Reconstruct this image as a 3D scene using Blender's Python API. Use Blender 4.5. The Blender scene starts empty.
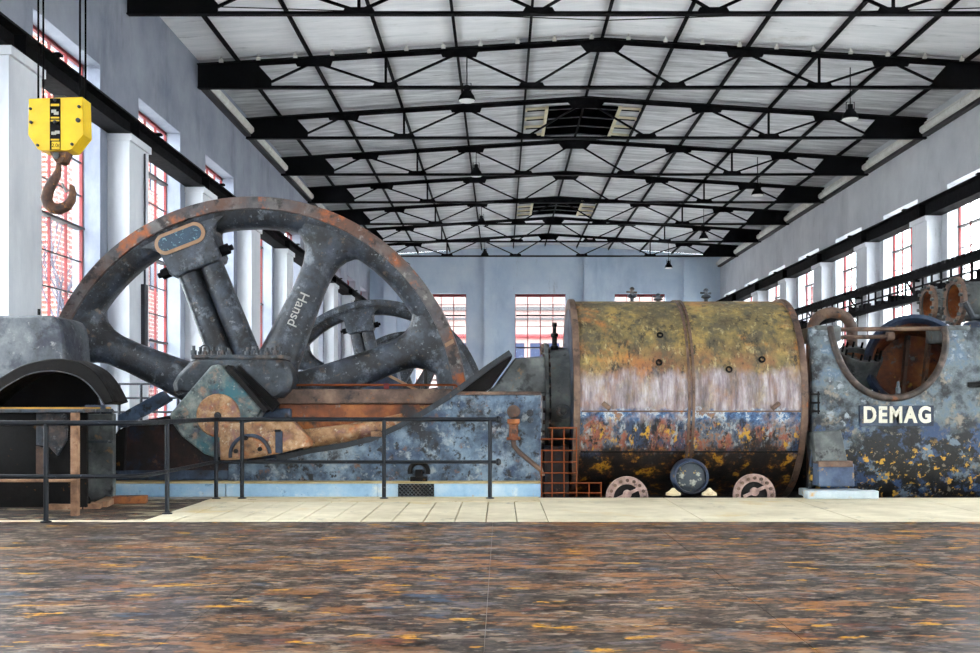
import bpy, bmesh, math, random
from mathutils import Vector, Matrix
random.seed(7)
PI = math.pi
SC = bpy.context.scene
COL = SC.collection

# ---------------------------------------------------------------- camera, world, exposure
F = 1096.0                       # focal length in pixels of the 980 px wide frame
VX, VY, CH = 501.0, 405.0, 1.3   # vanishing point and eye height
cd = bpy.data.cameras.new('camera'); cam = bpy.data.objects.new('camera', cd); COL.objects.link(cam)
cd.sensor_width = 36.0; cd.lens = F/980*36
cd.shift_x = -(VX-490)/980; cd.shift_y = (VY-326.5)/980
cd.clip_start = .1; cd.clip_end = 500
cam.location = (0, 0, CH); cam.rotation_euler = (PI/2, 0, 0)
SC.camera = cam

wd = bpy.data.worlds.new('sky'); SC.world = wd; wd.use_nodes = True
bg = wd.node_tree.nodes['Background']
bg.inputs[0].default_value = (.88, .94, 1.0, 1); bg.inputs[1].default_value = 13.0   # even overcast sky
vs = SC.view_settings
vs.view_transform = 'Standard'; vs.look = 'None'; vs.exposure = 0.5; vs.gamma = 1; vs.use_curve_mapping = False
SC.cycles.use_denoising = True
SC.cycles.max_bounces = 10; SC.cycles.diffuse_bounces = 6; SC.cycles.transparent_max_bounces = 16
SC.cycles.sample_clamp_indirect = 12

# ---------------------------------------------------------------- helpers
def X(px, d): return (px-VX)*d/F
def Z(py, d): return CH-(py-VY)*d/F
def P(px, py, d): return (X(px, d), d, Z(py, d))
def lin(c):
    r = []
    for v in c:
        v /= 255.0
        r.append(v/12.92 if v <= .04045 else ((v+.055)/1.055)**2.4)
    return (*r, 1)

def spline(pts, n=5):
    out = []
    for i in range(len(pts)-1):
        p0, p1, p2, p3 = (Vector(pts[max(i-1, 0)]), Vector(pts[i]), Vector(pts[i+1]), Vector(pts[min(i+2, len(pts)-1)]))
        for j in range(n):
            u = j/n; out.append(tuple(.5*((2*p1)+(p2-p0)*u+(2*p0-5*p1+4*p2-p3)*u*u+(3*p1-p0-3*p2+p3)*u**3)))
    return out+[tuple(pts[-1])]
class MB:
    def __init__(s): s.v = []; s.f = []
    def add(s, vs_, fs):
        b = len(s.v); s.v += [tuple(v) for v in vs_]; s.f += [tuple(i+b for i in f) for f in fs]; return s
    def box(s, x0, x1, y0, y1, z0, z1):
        return s.add([(x0,y0,z0),(x1,y0,z0),(x1,y1,z0),(x0,y1,z0),(x0,y0,z1),(x1,y0,z1),(x1,y1,z1),(x0,y1,z1)],
                     [(0,3,2,1),(4,5,6,7),(0,1,5,4),(1,2,6,5),(2,3,7,6),(3,0,4,7)])
    def prism(s, pts, y0, y1):
        """polygon in x,z extruded along y"""
        a = sum(pts[i][0]*pts[(i+1) % len(pts)][1]-pts[(i+1) % len(pts)][0]*pts[i][1] for i in range(len(pts)))
        if a < 0: pts = pts[::-1]
        n = len(pts)
        s.add([(p[0], y0, p[1]) for p in pts]+[(p[0], y1, p[1]) for p in pts],
              [tuple(range(n)), tuple(range(2*n-1, n-1, -1))]+[((i+1) % n, i, n+i, n+(i+1) % n) for i in range(n)])
        return s
    def prismx(s, pts, x0, x1):
        """polygon in y,z extruded along x"""
        a = sum(pts[i][0]*pts[(i+1) % len(pts)][1]-pts[(i+1) % len(pts)][0]*pts[i][1] for i in range(len(pts)))
        if a < 0: pts = pts[::-1]
        n = len(pts)
        s.add([(x1, p[0], p[1]) for p in pts]+[(x0, p[0], p[1]) for p in pts],
              [tuple(range(n)), tuple(range(2*n-1, n-1, -1))]+[((i+1) % n, i, n+i, n+(i+1) % n) for i in range(n)])
        return s
    def loft(s, loops, cap=True, closed=False):
        n = len(loops[0]); m = len(loops); vs_ = [p for l in loops for p in l]; fs = []
        for i in range(m if closed else m-1):
            for j in range(n):
                fs.append((i*n+j, i*n+(j+1) % n, ((i+1) % m)*n+(j+1) % n, ((i+1) % m)*n+j))
        if cap and not closed: fs += [tuple(range(n-1, -1, -1)), tuple(range((m-1)*n, m*n))]
        return s.add(vs_, fs)
    def tube(s, path, r, seg=10, cap=True, closed=False):
        path = [Vector(p) for p in path]; n = len(path); loops = []
        rs = r if isinstance(r, (list, tuple)) else [r]*n
        up = None
        for i, p in enumerate(path):
            a = path[(i-1) % n] if (closed or i > 0) else p
            b = path[(i+1) % n] if (closed or i < n-1) else p
            t = (b-a).normalized()
            if up is None:
                up = Vector((0,0,1)) if abs(t.z) < .9 else Vector((1,0,0))
            u = (up-t*up.dot(t)).normalized(); w = t.cross(u); up = u
            loops.append([p+(u*math.cos(2*PI*k/seg)+w*math.sin(2*PI*k/seg))*rs[i] for k in range(seg)])
        return s.loft(loops, cap, closed)
    def lathe(s, prof, c, axis, seg=32, closed=False, cap=True):
        """prof: (radius, height along axis) pairs"""
        c = Vector(c); ax = Vector(axis).normalized()
        u = ax.orthogonal().normalized()
        if abs(ax.z) < .9: u = (Vector((0,0,1))-ax*ax.z).normalized()
        w = ax.cross(u)
        loops = [[c+ax*h+(u*math.cos(2*PI*k/seg)+w*math.sin(2*PI*k/seg))*max(r, 1e-4) for k in range(seg)] for r, h in prof]
        return s.loft(loops, cap=cap and not closed, closed=closed)
    def bar(s, p, q, w, h, up=(0,0,1)):
        p = Vector(p); q = Vector(q); t = (q-p).normalized(); up = Vector(up)
        if abs(t.dot(up)) > .99: up = Vector((0,1,0))
        a = t.cross(up).normalized(); b = a.cross(t)
        L = [[c+a*sx*w/2+b*sz*h/2 for sx, sz in ((-1,-1),(1,-1),(1,1),(-1,1))] for c in (p, q)]
        return s.loft(L)

ORG = {}
def mesh_obj(mb, name, mat, org, smooth=None, bevel=0):
    me = bpy.data.meshes.new(name)
    me.from_pydata([(v[0]-org[0], v[1]-org[1], v[2]-org[2]) for v in mb.v], [], mb.f)
    bm = bmesh.new(); bm.from_mesh(me); bmesh.ops.recalc_face_normals(bm, faces=bm.faces); bm.to_mesh(me); bm.free()
    if smooth is not None:
        me.shade_smooth(); me.set_sharp_from_angle(angle=math.radians(smooth))
    me.materials.append(mat)
    o = bpy.data.objects.new(name, me); COL.objects.link(o)
    if bevel:
        md = o.modifiers.new('bevel', 'BEVEL'); md.width = bevel; md.segments = 2; md.limit_method = 'ANGLE'; md.angle_limit = .6
    return o
def thing(name, label, cat, loc, group=None):
    o = bpy.data.objects.new(name, None); COL.objects.link(o); o.location = loc; o.empty_display_size = .2
    o['label'] = label; o['category'] = cat
    if group: o['group'] = group
    ORG[o] = Vector(loc); return o
def part(mb, name, mat, parent, smooth=None, bevel=0, label=None):
    o = mesh_obj(mb, name, mat, ORG[parent], smooth, bevel); o.parent = parent; ORG[o] = ORG[parent]
    if label: o['label'] = label
    return o
def solo(mb, name, mat, label, cat, group=None, smooth=None, bevel=0):
    xs = [v[0] for v in mb.v]; ys = [v[1] for v in mb.v]; zs = [v[2] for v in mb.v]
    org = Vector(((min(xs)+max(xs))/2, (min(ys)+max(ys))/2, min(zs)))
    o = mesh_obj(mb, name, mat, org, smooth, bevel); o.location = org; ORG[o] = org
    o['label'] = label; o['category'] = cat
    if group: o['group'] = group
    return o
def struct(mb, name, mat, smooth=None, bevel=0):
    o = mesh_obj(mb, name, mat, (0,0,0), smooth, bevel); o['kind'] = 'structure'; ORG[o] = Vector((0,0,0)); return o
def sempty(name):
    o = bpy.data.objects.new(name, None); COL.objects.link(o); o['kind'] = 'structure'; ORG[o] = Vector((0,0,0)); return o
def copy_tree(o, parent=None):
    c = o.copy(); COL.objects.link(c); c.parent = parent; ORG[c] = ORG[o]
    for ch in KIDS.get(o, []) or [k for k in ALLOBJ() if k.parent == o]:
        copy_tree(ch, c)
    return c
KIDS = {}
def ALLOBJ(): return list(COL.objects)
def text(body, name, mat, parent, loc, rot, size, ext=.006, width=None, bold=0., space=1.):
    cu = bpy.data.curves.new(name, 'FONT'); cu.body = body; cu.size = size; cu.extrude = ext
    cu.offset = bold; cu.space_character = space; cu.align_x = 'CENTER'; cu.align_y = 'CENTER'; cu.materials.append(mat)
    tmp = bpy.data.objects.new(name, cu); COL.objects.link(tmp)
    me = bpy.data.meshes.new_from_object(tmp.evaluated_get(bpy.context.evaluated_depsgraph_get())); bpy.data.objects.remove(tmp)
    me.materials.clear(); me.materials.append(mat)
    o = bpy.data.objects.new(name, me); COL.objects.link(o); o.parent = parent
    o.location = Vector(loc)-ORG[parent]; o.rotation_euler = rot; ORG[o] = ORG[parent]
    if width: o.scale = (width, 1, 1)
    return o
def ordinal(i): return ['first','second','third','fourth','fifth','sixth','seventh','eighth','ninth','tenth','eleventh','twelfth'][i]

# ---------------------------------------------------------------- materials
class NT:
    def __init__(s, name, rough=.6, metal=0., spec=.5):
        s.m = bpy.data.materials.new(name); s.m.use_nodes = True; s.t = s.m.node_tree
        s.b = s.t.nodes['Principled BSDF']; s.b.inputs['Roughness'].default_value = rough
        s.b.inputs['Metallic'].default_value = metal; s.b.inputs['Specular IOR Level'].default_value = spec
        s.tc = s.t.nodes.new('ShaderNodeTexCoord'); s.co = s.tc.outputs['Object']
    def n(s, typ, **k):
        nd = s.t.nodes.new('ShaderNode'+typ)
        for a, b in k.items(): setattr(nd, a, b)
        return nd
    def link(s, a, b): s.t.links.new(a, b)
    def vec(s, st=(1,1,1), off=(0,0,0)):
        mp = s.n('Mapping'); s.link(s.co, mp.inputs[0])
        mp.inputs['Scale'].default_value = st; mp.inputs['Location'].default_value = off
        return mp.outputs[0]
    def noise(s, scale, st=(1,1,1), detail=6, rough=.65, dist=0., off=None):
        nd = s.n('TexNoise'); nd.inputs['Scale'].default_value = scale; nd.inputs['Detail'].default_value = detail
        nd.inputs['Roughness'].default_value = rough; nd.inputs['Distortion'].default_value = dist
        if off is None: off = (random.uniform(-50,50), random.uniform(-50,50), random.uniform(-50,50))
        s.link(s.vec(st, off), nd.inputs['Vector']); return nd.outputs['Fac']
    def ramp(s, fac, stops, interp='LINEAR'):
        r = s.n('ValToRGB'); r.color_ramp.interpolation = interp; e = r.color_ramp.elements
        while len(e) < len(stops): e.new(.5)
        for el, (p, c) in zip(e, stops): el.position = p; el.color = lin(c) if len(c) == 3 else c
        s.link(fac, r.inputs[0]); return r.outputs[0]
    def mask(s, fac, lo, hi):
        m = s.n('MapRange'); m.clamp = True
        m.inputs[1].default_value = lo; m.inputs[2].default_value = hi
        s.link(fac, m.inputs[0]); return m.outputs[0]
    def math(s, op, a, b=None):
        m = s.n('Math'); m.operation = op
        for i, v in enumerate((a, b)):
            if v is None: continue
            if isinstance(v, (int, float)): m.inputs[i].default_value = v
            else: s.link(v, m.inputs[i])
        return m.outputs[0]
    def mix(s, fac, a, b):
        m = s.n('Mix'); m.data_type = 'RGBA'
        for i, v in ((0, fac), (6, a), (7, b)):
            if isinstance(v, (int, float)): m.inputs[i].default_value = v
            elif isinstance(v, tuple): m.inputs[i].default_value = lin(v) if len(v) == 3 else v
            else: s.link(v, m.inputs[i])
        return m.outputs[2]
    def axis(s, i):
        sp = s.n('SeparateXYZ'); s.link(s.co, sp.inputs[0]); return sp.outputs[i]
    def color(s, c):
        if isinstance(c, tuple): s.b.inputs['Base Color'].default_value = lin(c)
        else: s.link(c, s.b.inputs['Base Color'])
    def bump(s, fac, strength=.3, dist=.02):
        bp = s.n('Bump'); bp.inputs['Strength'].default_value = strength; bp.inputs['Distance'].default_value = dist
        s.link(fac, bp.inputs['Height']); s.link(bp.outputs[0], s.b.inputs['Normal'])
    def rough(s, fac, lo, hi):
        m = s.n('MapRange'); m.inputs[3].default_value = lo; m.inputs[4].default_value = hi
        s.link(fac, m.inputs[0]); s.link(m.outputs[0], s.b.inputs['Roughness'])

def flat(name, c, rough=.5, metal=0., spec=.5):
    k = NT(name, rough, metal, spec); k.color(c); return k.m
def worn(name, base, layers=(), scale=2.5, rough=.55, metal=0., spec=.5, bump=.35, bscale=9, bdist=.02):
    """base: list of (pos, rgb) over a noise; layers: (rgb, scale, lo, hi[, stretch[, (z0, z1, soft)]])"""
    k = NT(name, rough, metal, spec)
    c = k.ramp(k.noise(scale), base)
    for ly in layers:
        col, sc_, lo, hi = ly[:4]; st = ly[4] if len(ly) > 4 and ly[4] else (1,1,1)
        m = k.mask(k.noise(sc_, st), lo, hi)
        if len(ly) > 5:
            z0, z1, soft = ly[5]
            wob = k.math('MULTIPLY', k.math('SUBTRACT', k.noise(2.2), .5), soft*3)
            zz = k.math('ADD', k.axis(2), wob)
            g = k.math('MULTIPLY', k.mask(zz, z0-soft/2, z0+soft/2), k.mask(zz, z1+soft/2, z1-soft/2))
            m = k.math('MULTIPLY', m, g)
        c = k.mix(m, c, col)
    k.color(c)
    nb = k.noise(bscale, detail=8, rough=.7)
    k.bump(nb, bump, bdist); k.rough(nb, max(.05, rough-.25), min(1, rough+.3))
    return k.m

M = {}
# room surfaces
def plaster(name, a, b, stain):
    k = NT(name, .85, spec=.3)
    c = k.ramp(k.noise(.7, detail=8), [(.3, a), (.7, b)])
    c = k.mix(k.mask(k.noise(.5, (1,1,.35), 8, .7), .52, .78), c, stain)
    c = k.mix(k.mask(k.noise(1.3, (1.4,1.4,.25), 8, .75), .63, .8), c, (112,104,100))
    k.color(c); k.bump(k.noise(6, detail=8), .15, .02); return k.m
M['wall_left'] = plaster('wall_plaster_shaded', (124,129,144), (154,159,170), (94,99,116))  # the left wall's shading is put into a darker plaster colour
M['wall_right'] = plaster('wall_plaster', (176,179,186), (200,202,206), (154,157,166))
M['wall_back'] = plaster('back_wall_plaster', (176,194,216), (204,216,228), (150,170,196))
M['pilaster'] = plaster('pilaster_lit_plaster', (196,199,206), (216,218,222), (176,180,190))  # window brightness on the pilasters put into a paler plaster colour
k = NT('ceiling_boards', .85, spec=.3)
c = k.ramp(k.noise(1.1, (.5,3.2,1), 8, .7), [(.3, (218,220,222)), (.55, (238,238,240)), (.75, (250,250,251))])
c = k.mix(k.mask(k.noise(2.0, (.35,2.2,1), 8, .75), .58, .75), c, (140,142,146))
c = k.mix(k.mask(k.noise(.8, (1,1,1), 5), .6, .8), c, (190,186,180))
k.color(c); k.bump(k.noise(3, (.3,4,1)), .3, .03); M['ceiling'] = k.m
k = NT('ceiling_old_boards', .85, spec=.3)
c = k.ramp(k.noise(1.4, (.4,3.0,1), 8, .72), [(.3, (146,147,150)), (.48, (188,189,192)), (.6, (212,213,215)), (.75, (236,237,238))])
c = k.mix(k.mask(k.noise(2.4, (.3,3.2,1), 8, .75), .56, .68), c, (132,133,137))
c = k.mix(k.mask(k.noise(3.0, (.35,3.6,1), 7, .75), .6, .7), c, (226,226,226))
k.color(c); k.bump(k.noise(3, (.3,5,1)), .5, .03); M['ceiling_old'] = k.m
M['black_steel'] = worn('black_steel', [(.3,(8,8,10)),(.7,(20,20,23))], rough=.8, bump=.1, spec=.08)
M['dark_steel'] = worn('dark_steel', [(.3,(20,22,28)),(.7,(44,48,58))], [((80,78,82),7,.62,.72)], rough=.5)
M['rail_steel'] = worn('railing_steel', [(.3,(8,10,15)),(.7,(24,30,40))], [((100,106,116),18,.64,.72)], rough=.45, spec=.3)
M['red_paint'] = worn('red_window_paint', [(.3,(84,12,16)),(.7,(122,22,24))], rough=.6, bump=.1)
M['grey_bar'] = flat('grey_glazing_bar', (40,36,38), .6)
M['white_trim'] = worn('pale_trim', [(.3,(190,188,180)),(.7,(225,224,220))], [((120,112,100),5,.62,.75)], rough=.7, bump=.1)
k = NT('window_glass', .03)
tr = k.n('BsdfTransparent'); gl = k.n('BsdfGlossy'); gl.inputs['Roughness'].default_value = .03
tr.inputs[0].default_value = (.97,.985,.98,1); lw = k.n('LayerWeight'); lw.inputs[0].default_value = .5; fz = k.math('ADD', k.math('MULTIPLY', k.math('POWER', lw.outputs['Facing'], 5.0), .6), .03)
mx = k.n('MixShader'); k.link(fz, mx.inputs[0]); k.link(tr.outputs[0], mx.inputs[1]); k.link(gl.outputs[0], mx.inputs[2])
k.link(mx.outputs[0], k.t.nodes['Material Output'].inputs[0]); M['glass'] = k.m

# foreground floor: streaky stone chips under wax
k = NT('mosaic_floor', .3, spec=.5)
ST = (.5,1.0,1)
n1 = k.noise(4.6, ST, 5, .62, .6)
c = k.ramp(n1, [(.3,(16,11,10)), (.4,(50,37,32)), (.46,(98,82,72)), (.52,(54,42,37)), (.57,(128,108,92)), (.64,(168,148,126)), (.72,(96,92,94))])
c = k.mix(k.mask(k.noise(6.5, ST, 5, .65), .55, .6), c, (32,24,22))
c = k.mix(k.mask(k.noise(3.4, ST, 5, .65), .58, .62), c, (102,96,98))
c = k.mix(k.mask(k.noise(7.5, ST, 4, .6), .6, .66), c, (140,124,106))
c = k.mix(k.mask(k.noise(3.8, ST, 4, .6), .62, .66), c, (118,66,46))
reg = k.mask(k.noise(.3, detail=2), .4, .62)
xr = k.mask(k.axis(0), -2.5, 6)
c = k.mix(k.math('MULTIPLY', k.mask(k.noise(4.4, ST, 5, .65), .53, .57), k.math('ADD', k.math('MULTIPLY', reg, .45), k.math('MULTIPLY', xr, .65))), c, (188,122,60))
c = k.mix(k.mask(k.noise(5.2, (.5,1.2,1), 4, .6), .63, .66), c, (222,156,24))
c = k.mix(k.mask(k.noise(3.0, ST, 4, .6), .64, .68), c, (66,82,100))
c = k.mix(k.math('MULTIPLY', k.mask(k.noise(17, ST, 4, .65), .53, .6), .7), c, (28,21,20))
c = k.mix(k.math('MULTIPLY', k.mask(k.noise(15, ST, 4, .65), .6, .67), .7), c, (172,160,144))
k.color(c); k.bump(k.noise(12, ST, 4, .65), .12, .008); k.rough(k.noise(4, ST), .3, .5)
k.b.inputs['Specular IOR Level'].default_value = .25; k.b.inputs['Coat Weight'].default_value = .4; k.b.inputs['Coat Roughness'].default_value = .2; M['mosaic'] = k.m
M['concrete'] = worn('pale_concrete', [(.3,(196,182,152)),(.7,(232,220,192))], [((150,142,124),3,.6,.75,(1,.5,1)),((214,190,140),1.2,.58,.7)], scale=1.5, rough=.75, bump=.2, bscale=18)
M['sill'] = worn('beige_edge_concrete', [(.3,(205,184,142)),(.7,(230,214,180))], [((150,120,80),4,.6,.7)], rough=.8, bump=.2)
M['hall_floor'] = worn('grey_screed', [(.3,(130,126,120)),(.7,(165,160,152))], rough=.6, bump=.2)
M['dirt'] = worn('dirty_earth', [(.3,(24,18,15)),(.5,(66,50,40)),(.7,(120,100,78))], [((170,156,126),2.6,.52,.6,(.6,1.3,1)),((16,11,10),4,.54,.6,(.6,1.4,1)),((120,78,48),6,.58,.64)], scale=3, rough=.9, bump=.6, bdist=.05)
M['pit'] = flat('pit_concrete', (50,46,44), .9)
M['blue_plinth'] = worn('pale_blue_plinth', [(.3,(112,150,186)),(.5,(148,182,208)),(.7,(190,206,214))], [((206,214,214),3.5,.58,.68),((58,96,140),4.5,.63,.72),((176,150,96),6,.66,.72)], scale=1.6, rough=.6)
M['plinth_top'] = worn('ochre_plinth_edge', [(.3,(150,126,76)),(.7,(206,186,140))], rough=.8)
# machine paints
M['wheel'] = worn('flywheel_dark_blue_grey', [(.3,(11,13,18)),(.45,(28,33,42)),(.6,(54,61,73)),(.75,(90,97,108))],
    [((100,107,116),3.5,.55,.67),((8,9,12),2.6,.51,.62),((86,70,58),6,.6,.68),((120,124,128),14,.6,.7),((10,10,12),12,.58,.68)], scale=2.6, rough=.42, spec=.55, bump=.5)
M['wheel_lip'] = worn('flywheel_rim_rust_brown', [(.3,(48,46,50)),(.45,(80,76,78)),(.6,(104,98,96)),(.75,(124,122,122))],
    [((92,62,48),1.1,.46,.6),((168,88,36),2.2,.56,.66),((36,30,30),4,.54,.64),((140,136,132),8,.6,.7)], scale=2.4, rough=.5)
M['frame'] = worn('bed_frame_chipped_blue', [(.3,(34,42,54)),(.42,(64,82,102)),(.52,(96,116,136)),(.62,(124,142,158)),(.75,(160,170,178))],
    [((20,24,31),1.8,.5,.64),((36,56,84),3.0,.53,.66),((158,166,170),5,.56,.68),((112,76,54),5,.6,.69),((14,15,19),9,.56,.64),((10,11,14),4.5,.56,.66),((146,148,148),14,.6,.72)], scale=2.6, rough=.5, bump=.5)
M['frame_dark'] = worn('bed_frame_dark_blue', [(.3,(20,26,38)),(.5,(40,56,78)),(.7,(78,98,122))], [((92,70,56),4,.6,.7),((12,14,18),6,.55,.65)], rough=.5)
M['cap'] = worn('bearing_cap_slate', [(.3,(18,21,25)),(.45,(40,46,53)),(.6,(64,71,79)),(.75,(92,98,104))], [((92,76,66),3.4,.54,.66),((12,13,16),4,.53,.65),((116,120,122),12,.6,.7)], rough=.45, bump=.5)
M['web'] = worn('crank_web_verdigris', [(.3,(44,52,54)),(.45,(86,98,98)),(.57,(118,128,124)),(.72,(156,158,150))], [((70,66,88),4,.53,.66),((150,120,102),6,.57,.69),((48,100,110),2.6,.53,.64),((28,28,32),8,.58,.68),((164,164,156),14,.6,.7)], scale=5, rough=.5, bump=.4)
M['copper'] = worn('copper_bronze', [(.3,(92,64,46)),(.42,(136,98,66)),(.54,(168,128,90)),(.68,(192,162,130))], [((124,84,86),5,.53,.68),((176,92,36),3.6,.55,.68),((66,46,42),10,.58,.7),((212,196,172),13,.59,.7)], scale=6, rough=.45, metal=.1, bump=.4)
M['rust'] = worn('rust_orange', [(.3,(66,34,22)),(.5,(130,70,34)),(.7,(176,108,50))], [((50,40,40),3,.55,.65),((196,150,60),4,.62,.7),((120,112,108),6,.6,.68)], scale=2.6, rough=.6)
M['rust_brown'] = worn('rust_brown', [(.3,(50,36,32)),(.5,(94,72,60)),(.7,(134,108,88))], [((30,26,28),4,.56,.66),((150,90,44),5,.6,.7)], scale=2.6, rough=.6)
M['rust_bar'] = flat('rust_rod', (122,60,26), .7, 0, .2)
M['guard'] = worn('guard_oily_black_red', [(.3,(12,9,10)),(.5,(32,20,19)),(.7,(60,36,28))], [((24,34,50),3,.54,.64),((84,60,48),6,.6,.68)], scale=3, rough=.5, spec=.3)
M['lip'] = worn('edge_lip_dark', [(.3,(10,11,14)),(.55,(30,36,44)),(.75,(70,80,90))], [((110,76,40),7,.6,.68)], scale=4, rough=.5)
M['lip_rust'] = worn('opening_lip_rust', [(.3,(22,18,18)),(.5,(58,46,40)),(.7,(110,94,84))], [((120,70,36),5,.58,.68)], scale=5, rough=.5)
M['footing'] = worn('footing_whitish', [(.3,(160,176,186)),(.7,(206,214,216))], [((196,160,110),4,.58,.68)], rough=.7)
M['void'] = flat('vent_black', (2,2,3), 1, 0, 0)
M['ochre'] = worn('ochre_strip', [(.3,(150,104,28)),(.7,(206,158,60))], rough=.7, bump=.1)
M['grey_cover'] = worn('grey_grimy_cover', [(.3,(44,46,46)),(.5,(84,88,88)),(.7,(124,128,126))], [((26,26,28),3.5,.55,.64),((126,98,68),5,.61,.7)], scale=2.6, rough=.5)
M['soot'] = worn('soot_black', [(.3,(5,4,4)),(.7,(18,14,13))], [((90,60,18),7,.64,.7)], rough=.55, bump=.3, spec=.2)
M['hood'] = worn('hood_grey', [(.3,(36,39,45)),(.45,(62,66,72)),(.6,(84,88,92)),(.75,(112,114,116))], [((26,31,46),2.2,.5,.62),((18,19,22),5,.56,.66),((124,124,122),9,.6,.7)], scale=3, rough=.5, bump=.4)
M['yellow'] = worn('hoist_yellow', [(.3,(206,164,4)),(.7,(232,194,6))], [((150,120,20),8,.66,.72),((90,70,30),14,.69,.73)], rough=.4, bump=.1)
M['hook'] = worn('hook_rust', [(.3,(34,20,16)),(.5,(76,46,28)),(.7,(112,74,44))], [((160,104,26),14,.58,.66)], scale=9, rough=.6)
M['wood'] = worn('old_wood', [(.3,(90,64,48)),(.5,(150,112,84)),(.7,(186,150,120))], [((110,64,40),4,.58,.68)], scale=4, rough=.75)
M['cream'] = worn('cream_letter_paint', [(.3,(190,184,164)),(.7,(232,228,212))], [((40,44,56),14,.62,.67)], rough=.6, bump=.1)
M['chalk'] = flat('chalk', (176,174,168), .9)
M['plate_blue'] = worn('name_plate_blue', [(.3,(12,26,42)),(.7,(36,72,96))], [((110,150,160),26,.58,.64)], rough=.4)
M['plate_ring'] = worn('name_plate_tan', [(.3,(128,96,70)),(.7,(172,136,104))], rough=.5, bump=.1)
M['rubber'] = flat('cable_black', (3,3,4), .9, 0, .1)
M['dial'] = flat('dial_yellow', (206,196,96), .4)
M['lamp_white'] = flat('lamp_inside_white', (225,225,222), .4)
M['vent_strip'] = worn('vent_pale_timber', [(.3,(196,186,150)),(.7,(224,216,190))], rough=.7, bump=.1)
M['pink_steel'] = worn('pinkish_flange', [(.3,(116,92,86)),(.5,(170,140,130)),(.7,(200,176,164))], [((60,48,46),8,.58,.66)], scale=6, rough=.5)
M['tank_blue'] = worn('tank_dark_blue', [(.3,(14,20,32)),(.5,(32,46,68)),(.7,(74,88,106))], [((30,26,28),3,.56,.66),((150,120,60),6,.63,.7)], rough=.45)
# cylinder drum: ochre above, lilac-white band at mid height, blue at the seam, flaking rust below
k = NT('drum_weathered_paint', .5)
wob = k.math('ADD', k.math('MULTIPLY', k.math('SUBTRACT', k.noise(1.6, (1,1,1), 4, .6), .5), .45), k.math('MULTIPLY', k.math('SUBTRACT', k.noise(7, (1.3,1,.5), 6, .7), .5), .35))
zz = k.math('ADD', k.axis(2), wob)
zs = k.math('ADD', k.axis(2), k.math('MULTIPLY', k.math('SUBTRACT', k.noise(6, (1,1,1), 5, .7), .5), .3))
c = k.ramp(k.noise(2.4, (1,1,1), 6, .68), [(.3,(58,51,36)),(.42,(98,86,58)),(.52,(130,112,68)),(.62,(170,142,78)),(.74,(148,100,52))])
c = k.mix(k.math('MULTIPLY', k.math('MULTIPLY', k.mask(zz, .85, .5), k.mask(k.noise(2.0, detail=6), .42, .6)), .8), c, (146,94,60))
c = k.mix(k.mask(k.noise(1.5, detail=6, rough=.7), .54, .7), c, (186,118,54))
c = k.mix(k.mask(k.noise(3.0, (1,1,.7), 7, .7), .49, .6), c, (86,79,62))
c = k.mix(k.mask(k.noise(6, (1.2,1,.5), 7, .72), .54, .64), c, (46,41,34))
c = k.mix(k.math('MULTIPLY', k.mask(k.noise(11, (1.2,1,.5), 6, .72), .56, .68), .7), c, (196,178,128))
c = k.mix(k.math('MULTIPLY', k.mask(k.noise(18, (1.2,1,.4), 5, .7), .56, .66), .6), c, (40,34,28))
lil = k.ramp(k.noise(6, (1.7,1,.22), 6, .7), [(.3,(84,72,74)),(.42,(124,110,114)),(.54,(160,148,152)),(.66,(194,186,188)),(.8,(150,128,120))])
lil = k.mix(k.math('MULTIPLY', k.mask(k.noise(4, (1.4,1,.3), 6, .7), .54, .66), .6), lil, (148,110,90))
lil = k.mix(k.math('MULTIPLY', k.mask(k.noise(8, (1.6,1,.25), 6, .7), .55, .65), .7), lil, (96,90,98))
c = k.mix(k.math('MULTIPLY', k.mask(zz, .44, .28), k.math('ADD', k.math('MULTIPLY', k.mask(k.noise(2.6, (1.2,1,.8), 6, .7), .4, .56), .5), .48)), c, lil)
blu = k.ramp(k.noise(4.6, detail=6, rough=.7), [(.34,(20,26,42)),(.43,(46,74,112)),(.5,(84,118,158)),(.55,(196,204,210)),(.6,(110,96,96)),(.68,(160,110,70))])
c = k.mix(k.math('MULTIPLY', k.mask(zs, -.14, -.2), k.mask(k.noise(2.5, detail=4), .38, .5)), c, blu)
low = k.ramp(k.noise(3.0, (1.1,1,.8), 8, .74), [(.3,(20,18,22)),(.4,(52,54,66)),(.46,(84,98,116)),(.5,(128,108,96)),(.55,(148,80,58)),(.6,(104,68,58)),(.66,(170,128,72)),(.76,(112,124,130))])
low = k.mix(k.mask(k.noise(1.3, (1.5,1,.7), 6, .66), .5, .56), low, (44,62,90))
low = k.mix(k.mask(k.noise(1.7, (1.8,1,.45), 7, .7), .53, .58), low, (16,17,24))
low = k.mix(k.mask(k.noise(6, (1.3,1,.6), 6, .7), .575, .62), low, (190,144,46))
low = k.mix(k.mask(k.noise(8, (1.3,1,.6), 6, .7), .56, .63), low, (146,154,158))
low = k.mix(k.mask(k.noise(12, (1.2,1,.7), 5, .7), .55, .62), low, (22,18,18))
c = k.mix(k.mask(zz, -.28, -.4), c, low)
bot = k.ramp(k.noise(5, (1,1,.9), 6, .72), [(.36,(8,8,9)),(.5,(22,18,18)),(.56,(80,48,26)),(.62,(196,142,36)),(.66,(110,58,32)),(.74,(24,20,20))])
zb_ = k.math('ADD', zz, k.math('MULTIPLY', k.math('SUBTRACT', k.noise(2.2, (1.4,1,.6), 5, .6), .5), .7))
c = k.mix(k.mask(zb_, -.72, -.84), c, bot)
k.color(c); nb = k.noise(10, detail=8, rough=.75); k.bump(nb, .5, .02); k.rough(nb, .3, .75); M['drum'] = k.m
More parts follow.
